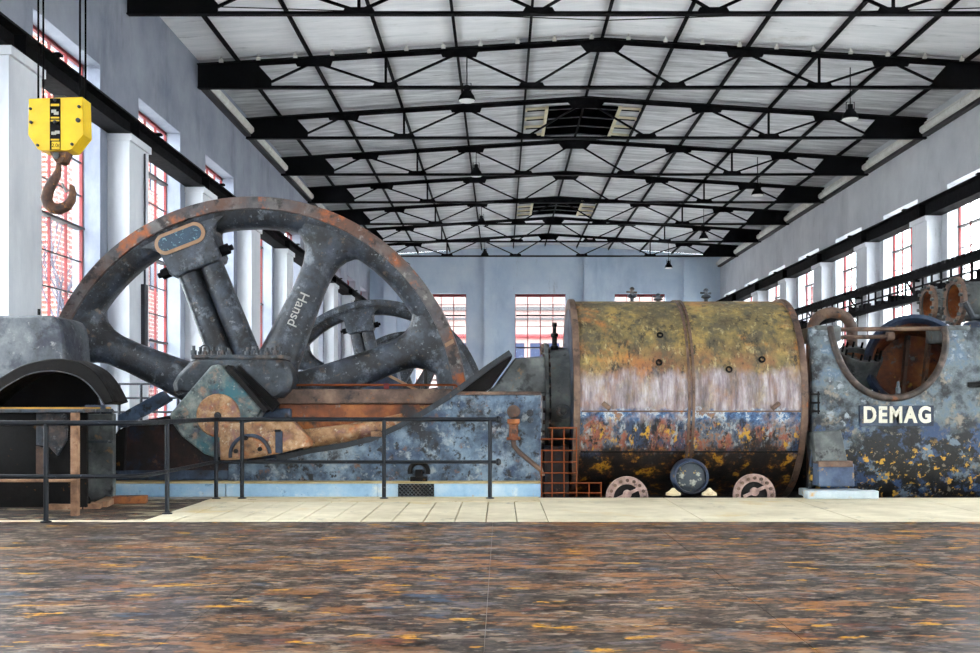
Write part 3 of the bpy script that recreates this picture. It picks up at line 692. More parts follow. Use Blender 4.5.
# ---------------------------------------------------------------- engine bed frame
k15 = 15.75
def pp(pts, d): return [(X(a, d), Z(b, d)) for a, b in pts]
def make_frame():
    t = thing('engine_bed', 'chipped blue-grey engine bed frame with bearing of the nearest engine', 'engine', (-2.0, 16.2, .21), 'engine bed frames')
    d = k15
    cheek = [(228,482),(228,463),(277,458),(310,450),(345,444.5),(372,438),(398,426),(425,411),(452,394.5),(541,394.5),(541,482)]
    mb = MB(); mb.prism(pp(cheek, d), d, d+.35); ck = part(mb, 'front_cheek', M['frame'], t, None, .02)
    # raised lip along the sloping edge
    path = [P(a, b, d) for a, b in ((277,458),(310,450),(345,444.5),(372,438),(398,426),(425,411),(448,396.5),(462,386),(486,368),(510,352))]
    L = []
    for i, p in enumerate(path):
        a = Vector(path[max(i-1, 0)]); b = Vector(path[min(i+1, len(path)-1)]); tt = (b-a).normalized(); nn = Vector((-tt.z, 0, tt.x))
        p = Vector(p); L.append([p+nn*.03+Vector((0,-.05,0)), p+nn*.03+Vector((0,.4,0)), p-nn*.05+Vector((0,.4,0)), p-nn*.05+Vector((0,-.05,0))])
    mb = MB(); mb.loft(L); part(mb, 'edge_lip', M['lip'], ck, 40)
    mb = MB(); mb.box(X(455,d), X(541,d), d-.03, d+.5, Z(394.5,d)-.005, Z(391.5,d)); part(mb, 'deck_ledge', M['rust_brown'], ck, None, .008)
    mb = MB(); mb.box(X(112,d), X(228,d), d+.05, d+.45, .215, Z(463,d)); mb.box(X(112,d), .55, d+.352, d+.75, .215, Z(470,d)); part(mb, 'base', M['frame_dark'], t, None, .02)
    mb = MB(); mb.box(X(112,d), .55, 17.8, 18.5, .215, .9); part(mb, 'rear_cheek', M['frame_dark'], t, None, .02)
    # rear of the frame (deck behind front cheek)
    mb = MB(); mb.box(X(462,d), X(541,d), d+.352, 16.55, Z(481,d), Z(396,d)); part(mb, 'crosshead_case', M['frame_dark'], t, None, .02)
    # rusty guide beam with flange
    d2 = 16.2
    mb = MB(); mb.box(X(278,d2), X(452,d2), d2+.05, d2+.33, Z(446,d2), Z(404,d2)); gb = part(mb, 'guide_beam', M['rust'], t, None, .015, 'rust-orange guide beam')
    mb = MB(); mb.box(X(268,d2), X(452,d2), d2, d2+.36, Z(404,d2)+.002, Z(389,d2)); part(mb, 'beam_flange', M['rust_brown'], gb, None, .02)
    mb = MB(); mb.tube([P(296,385,16.45), P(456,385,16.45)], .016, 8); mb.tube([P(456,385,16.45), P(458,392,16.45)], .016, 8); hr = part(mb, 'grab_rail', M['rust_bar'], gb, 40)
    mb = MB(); mb.box(X(384,16.45), X(389,16.45), 16.43, 16.47, Z(390,16.45), Z(383.5,16.45)); part(mb, 'rail_post', M['red_paint'], gb)
    # bearing pedestal and cap
    d3 = 16.0
    mb = MB(); mb.box(-4.75, -3.1, 16.12, 16.6, .215, 1.25); part(mb, 'bearing_pedestal', M['frame_dark'], t, None, .03)
    front = [(173,392),(171,384),(176,375),(190,361),(197,358),(276,358),(284,361),(290,370),(292,380),(289,391),(281,398),(262,398)]
    def ring(sc_, y):
        return [(X(232+(a-232)*sc_, d3), y, Z(380+(b-380)*sc_, d3)) for a, b in front]
    mb = MB(); mb.loft([ring(.9, 15.98), ring(1, 16.08), ring(1, 16.6), ring(.95, 16.68)]); cp = part(mb, 'bearing_cap', M['cap'], t, 35, .015)
    mb = MB(); z1 = Z(358, d3); mb.box(X(190,d3), X(283,d3), 16.05, 16.62, z1-.01, z1+.05); part(mb, 'cap_plate', M['cap'], cp, None, .012)
    for a in (193, 204, 213, 222, 247, 256, 266, 275):
        for y in (16.14, 16.5):
            mb = MB(); h = random.uniform(.08, .14); mb.tube([(X(a,16.1), y, z1+.05), (X(a,16.1), y, z1+.05+h*.6)], .045, 6); mb.tube([(X(a,16.1), y, z1+.05), (X(a,16.1), y, z1+.07+h)], .024, 8)
            part(mb, 'bolt', M['cap'], cp, 30)
    mb = MB(); mb.tube([(X(201,16.1)+.07*math.cos(q*PI/8), 16.3, z1+.13+.07*math.sin(q*PI/8)) for q in range(16)], .013, 6, closed=True); part(mb, 'lifting_eye', M['dark_steel'], cp, 40)
    mb = MB(); mb.bar(P(236,370,15.95), P(276,408,15.95), .1, .16); part(mb, 'strap', M['soot'], cp)
    # cranked trough cover and crosshead box
    tr_ = [(449,394),(460,386),(486,368),(510,352),(512.5,356),(490,388),(480,394)]
    mb = MB(); mb.prism(pp(tr_, 15.95), 15.86, 16.9); part(mb, 'trough', M['soot'], t, None, .01)
    bx_ = [(515,358),(545,356),(546,393),(489,393)]
    mb = MB(); mb.prism(pp(bx_, 16.0), 16.02, 17.5); part(mb, 'crosshead_cover', M['grey_cover'], t, None, .03)
    # valve, fittings and pipe on the front cheek
    def fit(px, py, r, n, m_, h=.08):
        c_ = P(px, py, d); mb = MB(); mb.lathe([(r,0),(r,h*.5),(r*.8,h*.55),(r*.8,h),(r*.4,h),(r*.4,h*.7),(.001,h*.7)], (c_[0], d+.0, c_[2]), (0,-1,0), 20); return part(mb, n, m_, ck, 40)
    fit(513.5, 411.5, .095, 'valve_cap', M['rust_brown'], .12); fit(530, 413, .05, 'cock', M['dark_steel'], .1); fit(530.5, 420, .045, 'cock', M['cap'], .1)
    mb = MB(); mb.lathe([(.1,0),(.1,.04),(.065,.05),(.065,.22),(.09,.24),(.09,.3)], P(513.5,440,15.66), (0,0,1), 14); part(mb, 'valve_body', M['rust'], ck, 40)
    mb = MB(); mb.tube([P(513.5,440,15.66), P(514,446,15.66), P(520,453,15.66), P(541,470,15.66), P(542.5,476,15.66)], .035, 8); part(mb, 'drain_pipe', M['rust_brown'], ck, 40)
    mb = MB(); c_ = P(419, 480, 15.7)
    mb.tube([(c_[0]+.13*math.cos(q)*1.0, 15.68, c_[2]+.12+.13*math.sin(q)) for q in [PI*1.15*j/10-.25 for j in range(11)]], .035, 8); mb.box(c_[0]-.12, c_[0]+.12, 15.62, 15.75, c_[2]-.02, c_[2]+.05); mb.box(c_[0]-.05, c_[0]+.05, 15.64, 15.75, c_[2]+.05, c_[2]+.15)
    part(mb, 'shackle', M['soot'], ck, 40)
    mb = MB(); mb.box(X(371,15.72), X(383,15.72), 15.7, 15.76, Z(437,15.72), Z(431.5,15.72)); part(mb, 'wedge', M['wood'], ck, None, .005)
    return t
frame = make_frame()
# plinth
def make_plinth():
    t = thing('engine_plinth', 'low pale-blue concrete plinth under the nearest engine', 'plinth', (-2.7, 15.5, 0), 'engine plinths')
    xs_ = [X(80,15.5), -3.9, -1.75, .566]
    for a, b in zip(xs_, xs_[1:]):
        mb = MB(); mb.box(a+.004, b-.004, 15.5, 16.6, 0, .185); part(mb, 'block', M['blue_plinth'], t, None, .012)
    mb = MB(); mb.box(xs_[0], xs_[-1], 15.52, 16.6, .186, .212); part(mb, 'plinth_cap', M['plinth_top'], t, None, .006)
    mb = MB(); mb.box(xs_[0], .3, 17.74, 18.9, 0, .212); part(mb, 'block', M['blue_plinth'], t, None, .012)
    return t
plinth = make_plinth()
t = thing('vent_grille', 'small dark cross-hatched grille set on the pale-blue plinth front', 'grille', (X(416,15.48), 15.47, .0))
x0, x1, z0, z1 = X(398,15.47), X(434,15.47), .006, .185
mb = MB(); mb.box(x0, x1, 15.485, 15.497, z0, z1); part(mb, 'back_plate', M['soot'], t)
mb = MB()
n = 9
for j in range(-4, 14):
    for s in (1, -1):
        a = x0+(x1-x0)*j/n; b = a+s*(z1-z0)
        p, q = Vector((a, 0, z0)), Vector((b, 0, z1)); dd = q-p
        lo = max(0, min((x0-p.x)/dd.x, (x1-p.x)/dd.x)); hi = min(1, max((x0-p.x)/dd.x, (x1-p.x)/dd.x))
        if hi-lo > .05:
            A = p+dd*lo; B = p+dd*hi; mb.bar((A.x, 15.478, A.z), (B.x, 15.478, B.z), .01, .008, (0,1,0))
part(mb, 'lattice', M['cap'], t)

# crank and connecting rod
t = thing('crank', 'weathered greenish crank web with a round copper disc behind the railing', 'crank', (-4.0, 15.7, .6))
web = [(211.5,365),(220,364.3),(228,373),(246,391),(262,409),(256,420),(236,446),(216,458),(204,454),(181,436),(171,422),(169,414.5),(190,390)]
d = 15.6
mb = MB(); mb.prism(pp(web, d), d, d+.36); part(mb, 'web', M['web'], t, None, .03)
mb = MB(); mb.bar(P(229,366.5,15.64), P(268,411,15.64), .28, .07); part(mb, 'strap', M['soot'], t)
c_ = P(218.5, 415.5, d)
mb = MB(); mb.lathe([(.31,.0),(.31,.02),(.295,.035),(.001,.035)], (c_[0], d, c_[2]), (0,-1,0), 48); part(mb, 'disc', M['copper'], t, 40, 0, 'orange copper disc')
mb = MB(); mb.lathe([(.05,.03),(.05,.055),(.03,.055),(.03,.085),(.001,.085)], (c_[0], d, c_[2]), (0,-1,0), 16); part(mb, 'bolt', M['dark_steel'], t, 40)
t = thing('connecting_rod', 'mottled copper connecting rod with half-round big end behind the railing', 'connecting rod', (-3.3, 15.5, .6))
d = 15.38
big = [(218.5,424),(244,423),(262,419.5),(289,419),(297,425),(309,437.5),(310.5,446),(277,454),(247,459),(220,461)]
mb = MB(); mb.prism(pp(big, d), d, d+.2); part(mb, 'big_end', M['copper'], t, None, .025)
c_ = P(250.5, 455, d)
def halfdisc(r, a0, a1, n=24): return [(c_[0]+r*math.cos(a0+(a1-a0)*j/n), c_[2]+r*math.sin(a0+(a1-a0)*j/n)) for j in range(n+1)]
A0, A1 = math.radians(4), math.radians(188)
mb = MB(); mb.prism(halfdisc(.3,A0,A1)+halfdisc(.255,A1,A0), d-.05, d+.01); part(mb, 'bearing_ring', M['tank_blue'], t, 40, .006)
mb = MB(); mb.prism(halfdisc(.25,A0,A1), d-.03, d+.01); hd_ = part(mb, 'bearing_shell', M['copper'], t, 40, .006)
for a, b in ((236.5,451),(246.5,438),(260.5,449)):
    q = P(a, b, d); mb = MB(); mb.lathe([(.032,0),(.032,.03),(.02,.03),(.02,.06),(.001,.06)], (q[0], d-.03, q[2]), (0,-1,0), 12); part(mb, 'bolt', M['soot'], hd_, 40)
mb = MB(); mb.box(X(275.5,d), X(282.5,d), d-.02, d+.01, Z(453,d), Z(431,d)); part(mb, 'key', M['tank_blue'], t, None, .006)
mb = MB(); mb.box(X(275,d), X(281,d), d-.03, d+.01, Z(432,d), Z(429.5,d)); part(mb, 'key', M['soot'], t, None, .004)
L = []
for (a, b), r in (((303,441),.16),((312,439),.155),((345,434),.14),((375,428),.125),((404,421),.115)):
    L.append((P(a, b, 15.93), r))
mb = MB(); mb.tube([p for p, r in L], [r for p, r in L], 24); part(mb, 'rod', M['copper'], t, 50)
mb = MB(); mb.box(X(296,15.6), X(308,15.6), 15.56, 15.92, Z(446,15.6), Z(432,15.6)); part(mb, 'rod_neck', M['copper'], t, None, .02)

# crank pit guard: dark sheet with a rounded edge, sloping stay
t = thing('crank_guard', 'dark curved sheet-metal guard left of the crank', 'guard', (-5.2, 15.75, .2))
gp = [(110,470),(111,452),(115,440),(121,431),(129,426),(140,421),(190,412),(225,430),(240,470)]
d = 15.84
mb = MB(); mb.prism(pp(gp, d), d-.06, d); part(mb, 'sheet', M['guard'], t)
mb = MB(); mb.prism(pp([(110,470),(111,452),(115,440),(121,431),(129,426),(127,470)], d), d-.14, d-.062); part(mb, 'edge_roll', M['soot'], t, 40)
mb = MB(); mb.prism(pp([(120,428),(120,415),(140,404),(164,391),(173,400),(160,408),(138,420),(128,427)], d-.1), d-.2, d-.065); part(mb, 'stay', M['frame_dark'], t, None, .015)
mb = MB(); mb.bar(P(82,474,d-.2), P(112,463,d-.2), .1, .07); part(mb, 'foot_stay', M['blue_plinth'], t)

# wire guard beside the drum
t = thing('wire_guard', 'rusty orange wire-grid guard standing between frame and drum', 'guard', (X(560,15.45), 15.45, 0))
d = 15.44
for a, y0_, y1_ in ((541.5,451,497),(552,427,497),(564,427,497),(576.5,427,497),(589,482,497),(601,482,497)):
    mb = MB(); mb.tube([P(a,y1_,d), P(a,y0_,d)], .009, 6); part(mb, 'upright', M['rust_bar'], t)
for y_, a, b in ((428,548,577),(439,540,577),(450.5,541,577),(462,541,577),(473,541,577),(483,541,602),(493,541,602)):
    mb = MB(); mb.tube([P(a,y_,d-.02), P(b,y_,d-.02)], .009, 6); part(mb, 'crossbar', M['rust_bar'], t)

# ---------------------------------------------------------------- cylinder drum
DC = Vector((1.145, 17.0, 1.4)); DR = 1.5
t = thing('cylinder_drum', 'large horizontal cylinder drum, ochre on top and flaking rust below', 'cylinder', DC)
XA, XB, XM = 1.03, 4.34, 2.69
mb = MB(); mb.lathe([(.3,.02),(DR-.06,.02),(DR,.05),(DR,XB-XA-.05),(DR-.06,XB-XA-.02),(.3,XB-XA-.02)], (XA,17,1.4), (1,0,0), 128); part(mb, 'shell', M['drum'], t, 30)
for xx, nm, w_ in ((XA,'end_band',.09),(XB-.09,'end_band',.09)):
    mb = MB(); mb.lathe([(DR-.12,0),(DR+.03,0),(DR+.035,.02),(DR+.035,w_-.02),(DR+.03,w_),(DR-.12,w_)], (xx,17,1.4), (1,0,0), 128, closed=True); part(mb, nm, M['rust_brown'], t, 40)
mb = MB(); mb.lathe([(DR-.05,0),(DR+.02,0),(DR+.02,.035),(DR-.05,.035)], (XM-.045,17,1.4), (1,0,0), 128, closed=True); part(mb, 'joint_band', M['rust_brown'], t, 40)
mb = MB(); mb.lathe([(DR-.05,0),(DR+.02,0),(DR+.02,.035),(DR-.05,.035)], (XM+.02,17,1.4), (1,0,0), 128, closed=True); part(mb, 'joint_band', M['rust_brown'], t, 40)
mb = MB(); mb.lathe([(.3,.0),(DR-.13,.0),(DR-.13,.03),(.3,.03)], (XA-.0,17,1.4), (1,0,0), 64); part(mb, 'end_cover', M['tank_blue'], t, 40)
for a, b in ((1.14, XM-.06), (XM+.07, 4.24)):
    mb = MB(); mb.box(a, b, 15.49, 15.53, 1.2, 1.222); part(mb, 'seam', M['rust_brown'], t)
    mb = MB(); mb.box(a, b, 15.66, 15.74, .62, .64); part(mb, 'seam', M['soot'], t)
for a, b, dx in ((606,406,.05),(775,406,-.05)):
    q = P(a, b, 15.48); mb = MB(); mb.tube([(q[0]-dx, 15.45, q[2]+.04), (q[0]+dx, 15.42, q[2]-.04)], .035, 8); mb.tube([(q[0],15.52,q[2]),(q[0],15.42,q[2])], .03, 8); part(mb, 'lug', M['rust_brown'], t, 40)
for a, b in ((660,335),(659,363),(729,370),(762,360)):
    zz_ = Z(b, 15.75)-1.4; yy = 17-math.sqrt(DR*DR-zz_*zz_); nrm = Vector((0, yy-17, zz_)).normalized(); q = Vector((X(a,yy), yy, zz_+1.4))
    mb = MB(); mb.lathe([(.05,-.01),(.05,.012),(.025,.014),(.025,-.01)], q, nrm, 14); part(mb, 'plug_hole', M['soot'], t, 40)
mb = MB(); mb.box(.62, 1.0, 16.1, 17.8, -1.19, .7); part(mb, 'support', M['guard'], t, None, .02)
# neck between frame and drum
mb = MB(); mb.lathe([(.3,0),(.74,0),(.78,.02),(.78,.33)], (.72,17,1.4), (1,0,0), 64); nk = part(mb, 'neck', M['grey_cover'], t, 40)
mb = MB(); mb.lathe([(.3,0),(.86,0),(.86,.06),(.3,.06)], (.655,17,1.4), (1,0,0), 64); fl = part(mb, 'neck_flange', M['grey_cover'], t, 40, .006)
for j in range(28):
    a = 2*PI*j/28; mb = MB(); mb.tube([(.62,17+.81*math.sin(a),1.4+.81*math.cos(a)),(.74,17+.81*math.sin(a),1.4+.81*math.cos(a))], .035, 6); part(mb, 'bolt', M['rust_brown'], fl)
mb = MB(); mb.lathe([(.11,0),(.11,.05),(.085,.06),(.05,.06),(.05,0)], (X(563.5,16.2),16.24,Z(411.5,16.2)), (0,-1,0), 20, cap=False); part(mb, 'port', M['cap'], t, 40)
mb = MB(); q = P(554.5,350,16.8); mb.lathe([(.06,0),(.06,.06),(.04,.07),(.04,.2),(.06,.21),(.06,.25),(.03,.26),(.03,.36),(.04,.37),(.04,.42)], q, (0,0,1), 12); part(mb, 'grease_cup', M['soot'], t, 40)
for a, h in ((632,.3),(658,.2),(706,.28)):
    x = X(a,17.3); z = 1.4+math.sqrt(DR*DR-.09)-.01
    mb = MB(); mb.lathe([(.07,0),(.05,.03),(.03,.06),(.03,h*.4),(.08,h*.5),(.06,h*.62),(.03,h*.66),(.03,h*.85),(.045,h*.9),(.02,h)], (x,17.3,z), (0,0,1), 12); mb.tube([(x-.09,17.3,z+h*.75),(x+.08,17.3,z+h*.72)], .015, 6)
    part(mb, 'oil_cup', M['cap'], t, 40)
# flanged valves low on the drum front, half sunk behind the floor edge
def flange_valve(px, py, label):
    d = 15.47; q = P(px, py, d)
    t2 = thing('valve_flange', label, 'valve', (q[0], d, q[2]-.3), 'drum valves')
    mb = MB(); mb.lathe([(.19,.06),(.19,-.02),(.3,-.02),(.3,.03),(.22,.05),(.22,.22)], (q[0],d,q[2]), (0,1,0), 40, cap=False); part(mb, 'ring', M['pink_steel'], t2, 40)
    for j in range(16):
        a = 2*PI*j/16; mb = MB(); c1 = (q[0]+.245*math.cos(a), q[2]+.245*math.sin(a)); mb.tube([(c1[0], d-.06, c1[1]), (c1[0], d+.0, c1[1])], .026, 6); part(mb, 'bolt', M['rust_brown'], t2)
    mb = MB(); mb.lathe([(.185,.0),(.185,.04),(.001,.04)], (q[0],d,q[2]), (0,1,0), 32); part(mb, 'inner_disc', M['soot'], t2, 40)
    mb = MB(); mb.bar((q[0]-.15,d-.03,q[2]-.02),(q[0]+.15,d-.03,q[2]+.12), .04, .05, (0,1,0)); mb.tube([(q[0],d-.06,q[2]+.05),(q[0],d+.01,q[2]+.05)], .06, 12); part(mb, 'handle', M['pink_steel'], t2, 40)
flange_valve(627, 497.5, 'pinkish bolted valve flange half sunk at floor, nearer the wire guard')
flange_valve(754, 495, 'pinkish bolted valve flange half sunk at floor, nearer the lettered housing')
d = 15.44; q = P(691, 477, d)
t = thing('hatch_cover', 'round dark blue-rimmed hatch cover low on the middle of the drum', 'hatch', (q[0], d, q[2]-.25))
mb = MB(); mb.lathe([(.255,.25),(.255,.0),(.23,-.03),(.215,-.03),(.21,.0),(.21,.25)], (q[0],d,q[2]), (0,1,0), 40, closed=True); part(mb, 'rim', M['tank_blue'], t, 40)
mb = MB(); mb.lathe([(.205,.08),(.205,.01),(.15,-.012),(.001,-.02)], (q[0],d,q[2]), (0,1,0), 40); part(mb, 'cover', worn('hatch_flaked', [(.3,(24,28,34)),(.6,(50,58,66))], [((150,152,140),9,.54,.6),((170,140,60),8,.63,.68)], rough=.5), t, 40)
for a in (673, 709):
    q = P(a, 495, 15.46); mb = MB(); mb.lathe([(.11,.0),(.11,.03),(.06,.06),(.02,.1)], (q[0], 15.44, q[2]-.0), (0,0,1), 10); part(mb, 'foot', M['sill'], t, 40)

# ---------------------------------------------------------------- saddle housing
HX0, HX1 = 4.42, 7.2
UC, UR, UB = X(890,15.62), (948-833)/2*15.62/F, Z(398,15.62)
TOP = Z(327,15.62)
def utop(x):
    u = (x-UC)/UR
    return TOP if abs(u) >= 1 else TOP-(TOP-UB)*math.sqrt(max(0, 1-abs(u)**2.2))
def hy(z):
    v = min(1, abs((z-1.25)/1.62)); return 17.1-1.55*(1-v**3.2)**(1/3.2)
t = thing('saddle_housing', 'grey-blue cast housing with a U-shaped opening and raised white lettering', 'housing', (5.6, 16.2, 0))
xs_ = sorted(set([HX0+(HX1-HX0)*i/40 for i in range(41)]+[UC+UR*math.sin(PI*j/60) for j in range(-30, 31)]+[UC-UR*1.0005, UC+UR*1.0005]))
NV = 36; vs_ = []; fs = []
for x in xs_:
    zt_ = utop(x)
    for j in range(NV+1):
        z = -.15+(zt_+.15)*j/NV; vs_.append((x, hy(z)+.55*max(0, (x-6.95)/.27)**2*.5, z))
n = NV+1
for i in range(len(xs_)-1):
    for j in range(NV): fs.append((i*n+j, (i+1)*n+j, (i+1)*n+j+1, i*n+j+1))
mb = MB(); mb.add(vs_, fs); sh = part(mb, 'shell', M['housing'], t, 50)
md = sh.modifiers.new('solid', 'SOLIDIFY'); md.thickness = .14; md.offset = -1
path = []
for j in range(41):
    th = PI*j/40; c1 = -math.cos(th); x = UC+UR*c1*.998; z = utop(x) if abs(c1) < .999 else TOP
    path.append((x, hy(z)-.005, z))
mb = MB(); mb.tube(path, .05, 10); part(mb, 'opening_lip', M['lip_rust'], t, 50)
# corner blocks and tie rods across the opening
for a0_, a1_ in ((811,838),(941,966)):
    mb = MB(); mb.box(X(a0_,15.9), X(a1_,15.9), 15.72, 16.5, Z(342,15.9), Z(326,15.9)); part(mb, 'corner_block', M['grey_cover'], t, None, .04)
mb = MB(); mb.tube([P(832,329.5,15.8), P(944,328.5,15.8)], .032, 10); part(mb, 'tie_rod', M['rust_brown'], t, 40)
mb = MB(); mb.tube([P(834,337.5,16.1), P(890,336.5,16.1)], .03, 10); mb.lathe([(.03,-.05),(.07,-.05),(.07,.05),(.03,.05)], P(890,336.5,16.1), (1,0,0), 12); part(mb, 'tie_rod', M['rust_brown'], t, 40)
mb = MB(); q = P(898,397,15.6); mb.lathe([(.06,-.03),(.06,.04),(.035,.05),(.035,.13),(.02,.14),(.02,.22)], q, (0,0,1), 12); part(mb, 'grease_nipple', M['cap'], t, 40)
# inner parts of the housing
mb = MB(); mb.box(HX0+.05, HX1-.1, 17.75, 17.9, -.1, 1.45); part(mb, 'rear_wall', M['soot'], t)
# letters
lt = Z(415.5, 15.5)
mb = MB(); x0, x1 = X(860,15.5), X(934,15.5); mb.box(x0, x1, 15.5, 15.58, Z(426,15.5), Z(405.5,15.5)); lp = part(mb, 'letter_plate', M['tank_blue'], t, None, .006)
text('DEMAG', 'raised_letters', M['cream'], lp, ((x0+x1)/2, 15.495, lt), (PI/2, 0, 0), .31, .012, .8, .012, 1.22)
# foot pedestal
d = 15.36
mb = MB(); mb.prism(pp([(814,432),(843,430),(850,463),(818,463)], d), d+.08, d+.5); part(mb, 'foot', M['grey_cover'], t, None, .02)
mb = MB(); mb.prism(pp([(818,463.5),(854,463.5),(855,486.5),(819,486.5)], d), d, d+.5); part(mb, 'foot_block', worn('foot_blue', [(.3,(36,46,66)),(.5,(64,80,106)),(.7,(96,112,132))], [((150,120,80),6,.62,.7)], rough=.5), t, None, .015)
mb = MB(); mb.prism(pp([(818,461),(852,461),(853,467),(818.5,467)], d), d-.02, d+.5); part(mb, 'foot_collar', M['rust_brown'], t, None, .008)
mb = MB(); q = P(813,407,15.45)
for dz in (.06, -.06, .18): mb.tube([(q[0]-.05,15.46,q[2]+dz),(q[0]+.1,15.46,q[2]+dz)], .014, 6)
for dx in (-.03, .08): mb.tube([(q[0]+dx,15.46,q[2]-.1),(q[0]+dx,15.46,q[2]+.22)], .014, 6)
part(mb, 'bracket', M['soot'], t)
mb = MB(); mb.box(X(806,15.2), X(877,15.2), 15.12, 15.34, .002, .115); mb.box(X(812,15.2), X(870,15.2), 15.34, 15.9, .002, .1)
solo(mb, 'footing_slab', M['footing'], 'pale whitish-blue footing slab under the foot of the lettered housing', 'slab', None, None, .012)
# dark ledge flange on the right flank
mb = MB(); q = P(985, 381.5, 15.9)
mb.lathe([(.42,0),(.45,.01),(.45,.07),(.3,.09),(.2,.3)], (q[0], 15.75, q[2]-.09), (0,0,1), 32); part(mb, 'flank_flange', M['soot'], t, 40)
mb = MB(); q = P(986, 470, 15.9); mb.lathe([(.26,0),(.26,.1),(.2,.12),(.2,.3)], (q[0], 15.95, q[2]), (-.3,-1,0), 24); part(mb, 'side_boss', M['tank_blue'], t, 40)

# bolted port seen inside the opening
t = thing('cylinder_port', 'dark bolted ring port tilted inside the U-shaped opening', 'port', P(861,398,16.7))
c1 = Vector(P(861,354,16.7)); ax = Vector((.1,-.42,.9)).normalized()
mb = MB(); mb.lathe([(.26,-.9),(.31,-.2),(.33,-.06),(.33,0),(.24,0),(.24,-.6)], c1, ax, 36, closed=True); part(mb, 'port_ring', M['grey_cover'], t, 40)
mb = MB(); mb.lathe([(.238,-.08),(.001,-.08)], c1, ax, 24); part(mb, 'port_cover', M['rust'], t, 40)
u = ax.orthogonal().normalized(); w = ax.cross(u)
for j in range(14):
    a = 2*PI*j/14; p = c1+(u*math.cos(a)+w*math.sin(a))*.285; mb = MB(); mb.tube([p-ax*.02, p+ax*.09], .018, 6); part(mb, 'stud', M['soot'], t)
# open exhaust elbow
t = thing('exhaust_elbow', 'large open exhaust elbow with a rusty dark inside, in the opening', 'pipe', P(915,400,16.7))
c1 = Vector(P(914,362,16.35)); ax = Vector((.35,1,-.1)).normalized()
mb = MB(); mb.lathe([(.62,1.1),(.66,.2),(.72,.0),(.66,-.03),(.6,.05),(.57,.3),(.55,1.05),(.55,1.1)], c1, ax, 48, closed=True); part(mb, 'elbow_shell', M['tank_blue'], t, 40)
mb = MB(); mb.lathe([(.595,.06),(.565,.3),(.545,1.0),(.001,1.04)], c1, ax, 48, cap=False); part(mb, 'lining', M['rust'], t, 40)
for s in (-.18, .15):
    mb = MB(); p = c1+ax*.7; mb.bar((p.x+s, p.y, p.z-.5), (p.x+s+.1, p.y, p.z+.5), .05, .12, (0,1,0)); part(mb, 'vane', M['rust_brown'], t)
# flanged pipe stubs, upper right
def pipe_stub(px, py, d, r, ln, label):
    q = P(px, py, d); t = thing('pipe_stub', label, 'pipe', (q[0]+ln/2, q[1], q[2]-r), 'flanged pipe stubs')
    mb = MB(); mb.lathe([(r*.8,0),(r*.8,ln),(r*.92,ln),(r*.92,.06)], q, (1,0,0), 40, closed=True); part(mb, 'pipe_wall', M['grey_cover'], t, 40)
    mb = MB(); mb.lathe([(r*.8,-.01),(r*1.14,-.01),(r*1.14,.06),(r*.93,.06)], q, (1,0,0), 40, closed=True); fl = part(mb, 'flange', M['rust_brown'], t, 40)
    mb = MB(); mb.lathe([(r*.79,.02),(r*.79,.7),(.001,.72)], q, (1,0,0), 32, cap=False); part(mb, 'lining', M['rust'], t, 40)
    for j in range(14):
        a = 2*PI*j/14; y, z = q[1]+r*1.03*math.sin(a), q[2]+r*1.03*math.cos(a); mb = MB(); mb.tube([(q[0]-.06,y,z),(q[0]+.12,y,z)], .028, 6); part(mb, 'bolt', M['grey_cover'], fl)
    return t
pipe_stub(927, 305, 19.6, .31, 1.4, 'smaller flanged open pipe stub with rusty mouth, above the housing')
pipe_stub(953.5, 301.5, 18.2, .36, 1.8, 'larger flanged open pipe stub with rusty mouth, at the frame edge')
# dark-blue valve chest at the right edge under the pipes
t = thing('valve_chest', 'rounded dark-blue valve chest under the large pipe stub', 'valve', (X(985,17.4), 17.4, 0))
q = P(986, 345, 17.4); mb = MB(); mb.lathe([(.2,-.5),(.34,-.42),(.4,-.2),(.4,.15),(.33,.35),(.15,.42)], q, (0,0,1), 32); part(mb, 'chest', M['tank_blue'], t, 40)
mb = MB(); mb.lathe([(.3,-.58),(.46,-.58),(.46,-.5),(.3,-.5)], q, (0,0,1), 32, closed=True); part(mb, 'flange', M['rust_brown'], t, 40)
mb = MB(); mb.tube([(q[0],17.4,0.0),(q[0],17.4,q[2]-.5)], .3, 24); part(mb, 'stand', M['tank_blue'], t, 40)
mb = MB(); mb.tube([P(965,302,17.2), P(973,317,17.2), P(985,318,17.2)], .05, 8); part(mb, 'stay_rod', M['cap'], t, 40)
# posts carrying the pipe stubs
for px, d in ((945,19.6),(985,18.2)):
    pass

# curved pipe loop behind the drum
mb = MB(); mb.tube([P(812,330,17.6)]+[(P(812,330,17.6)[0]+.32-.32*math.cos(PI*j/14), 17.6, P(812,330,17.6)[2]+.28*math.sin(PI*j/14)) for j in range(1, 14)]+[P(852,330,17.6), (X(852,17.6), 17.6, 0)], .09, 12)
mb.tube([(X(812,17.6), 17.6, P(812,330,17.6)[2]), (X(812,17.6), 17.6, 0)], .09, 12)
solo(mb, 'pipe_bend', M['rust_brown'], 'rusty arched pipe bend between the drum and the lettered housing', 'pipe', None, 40)

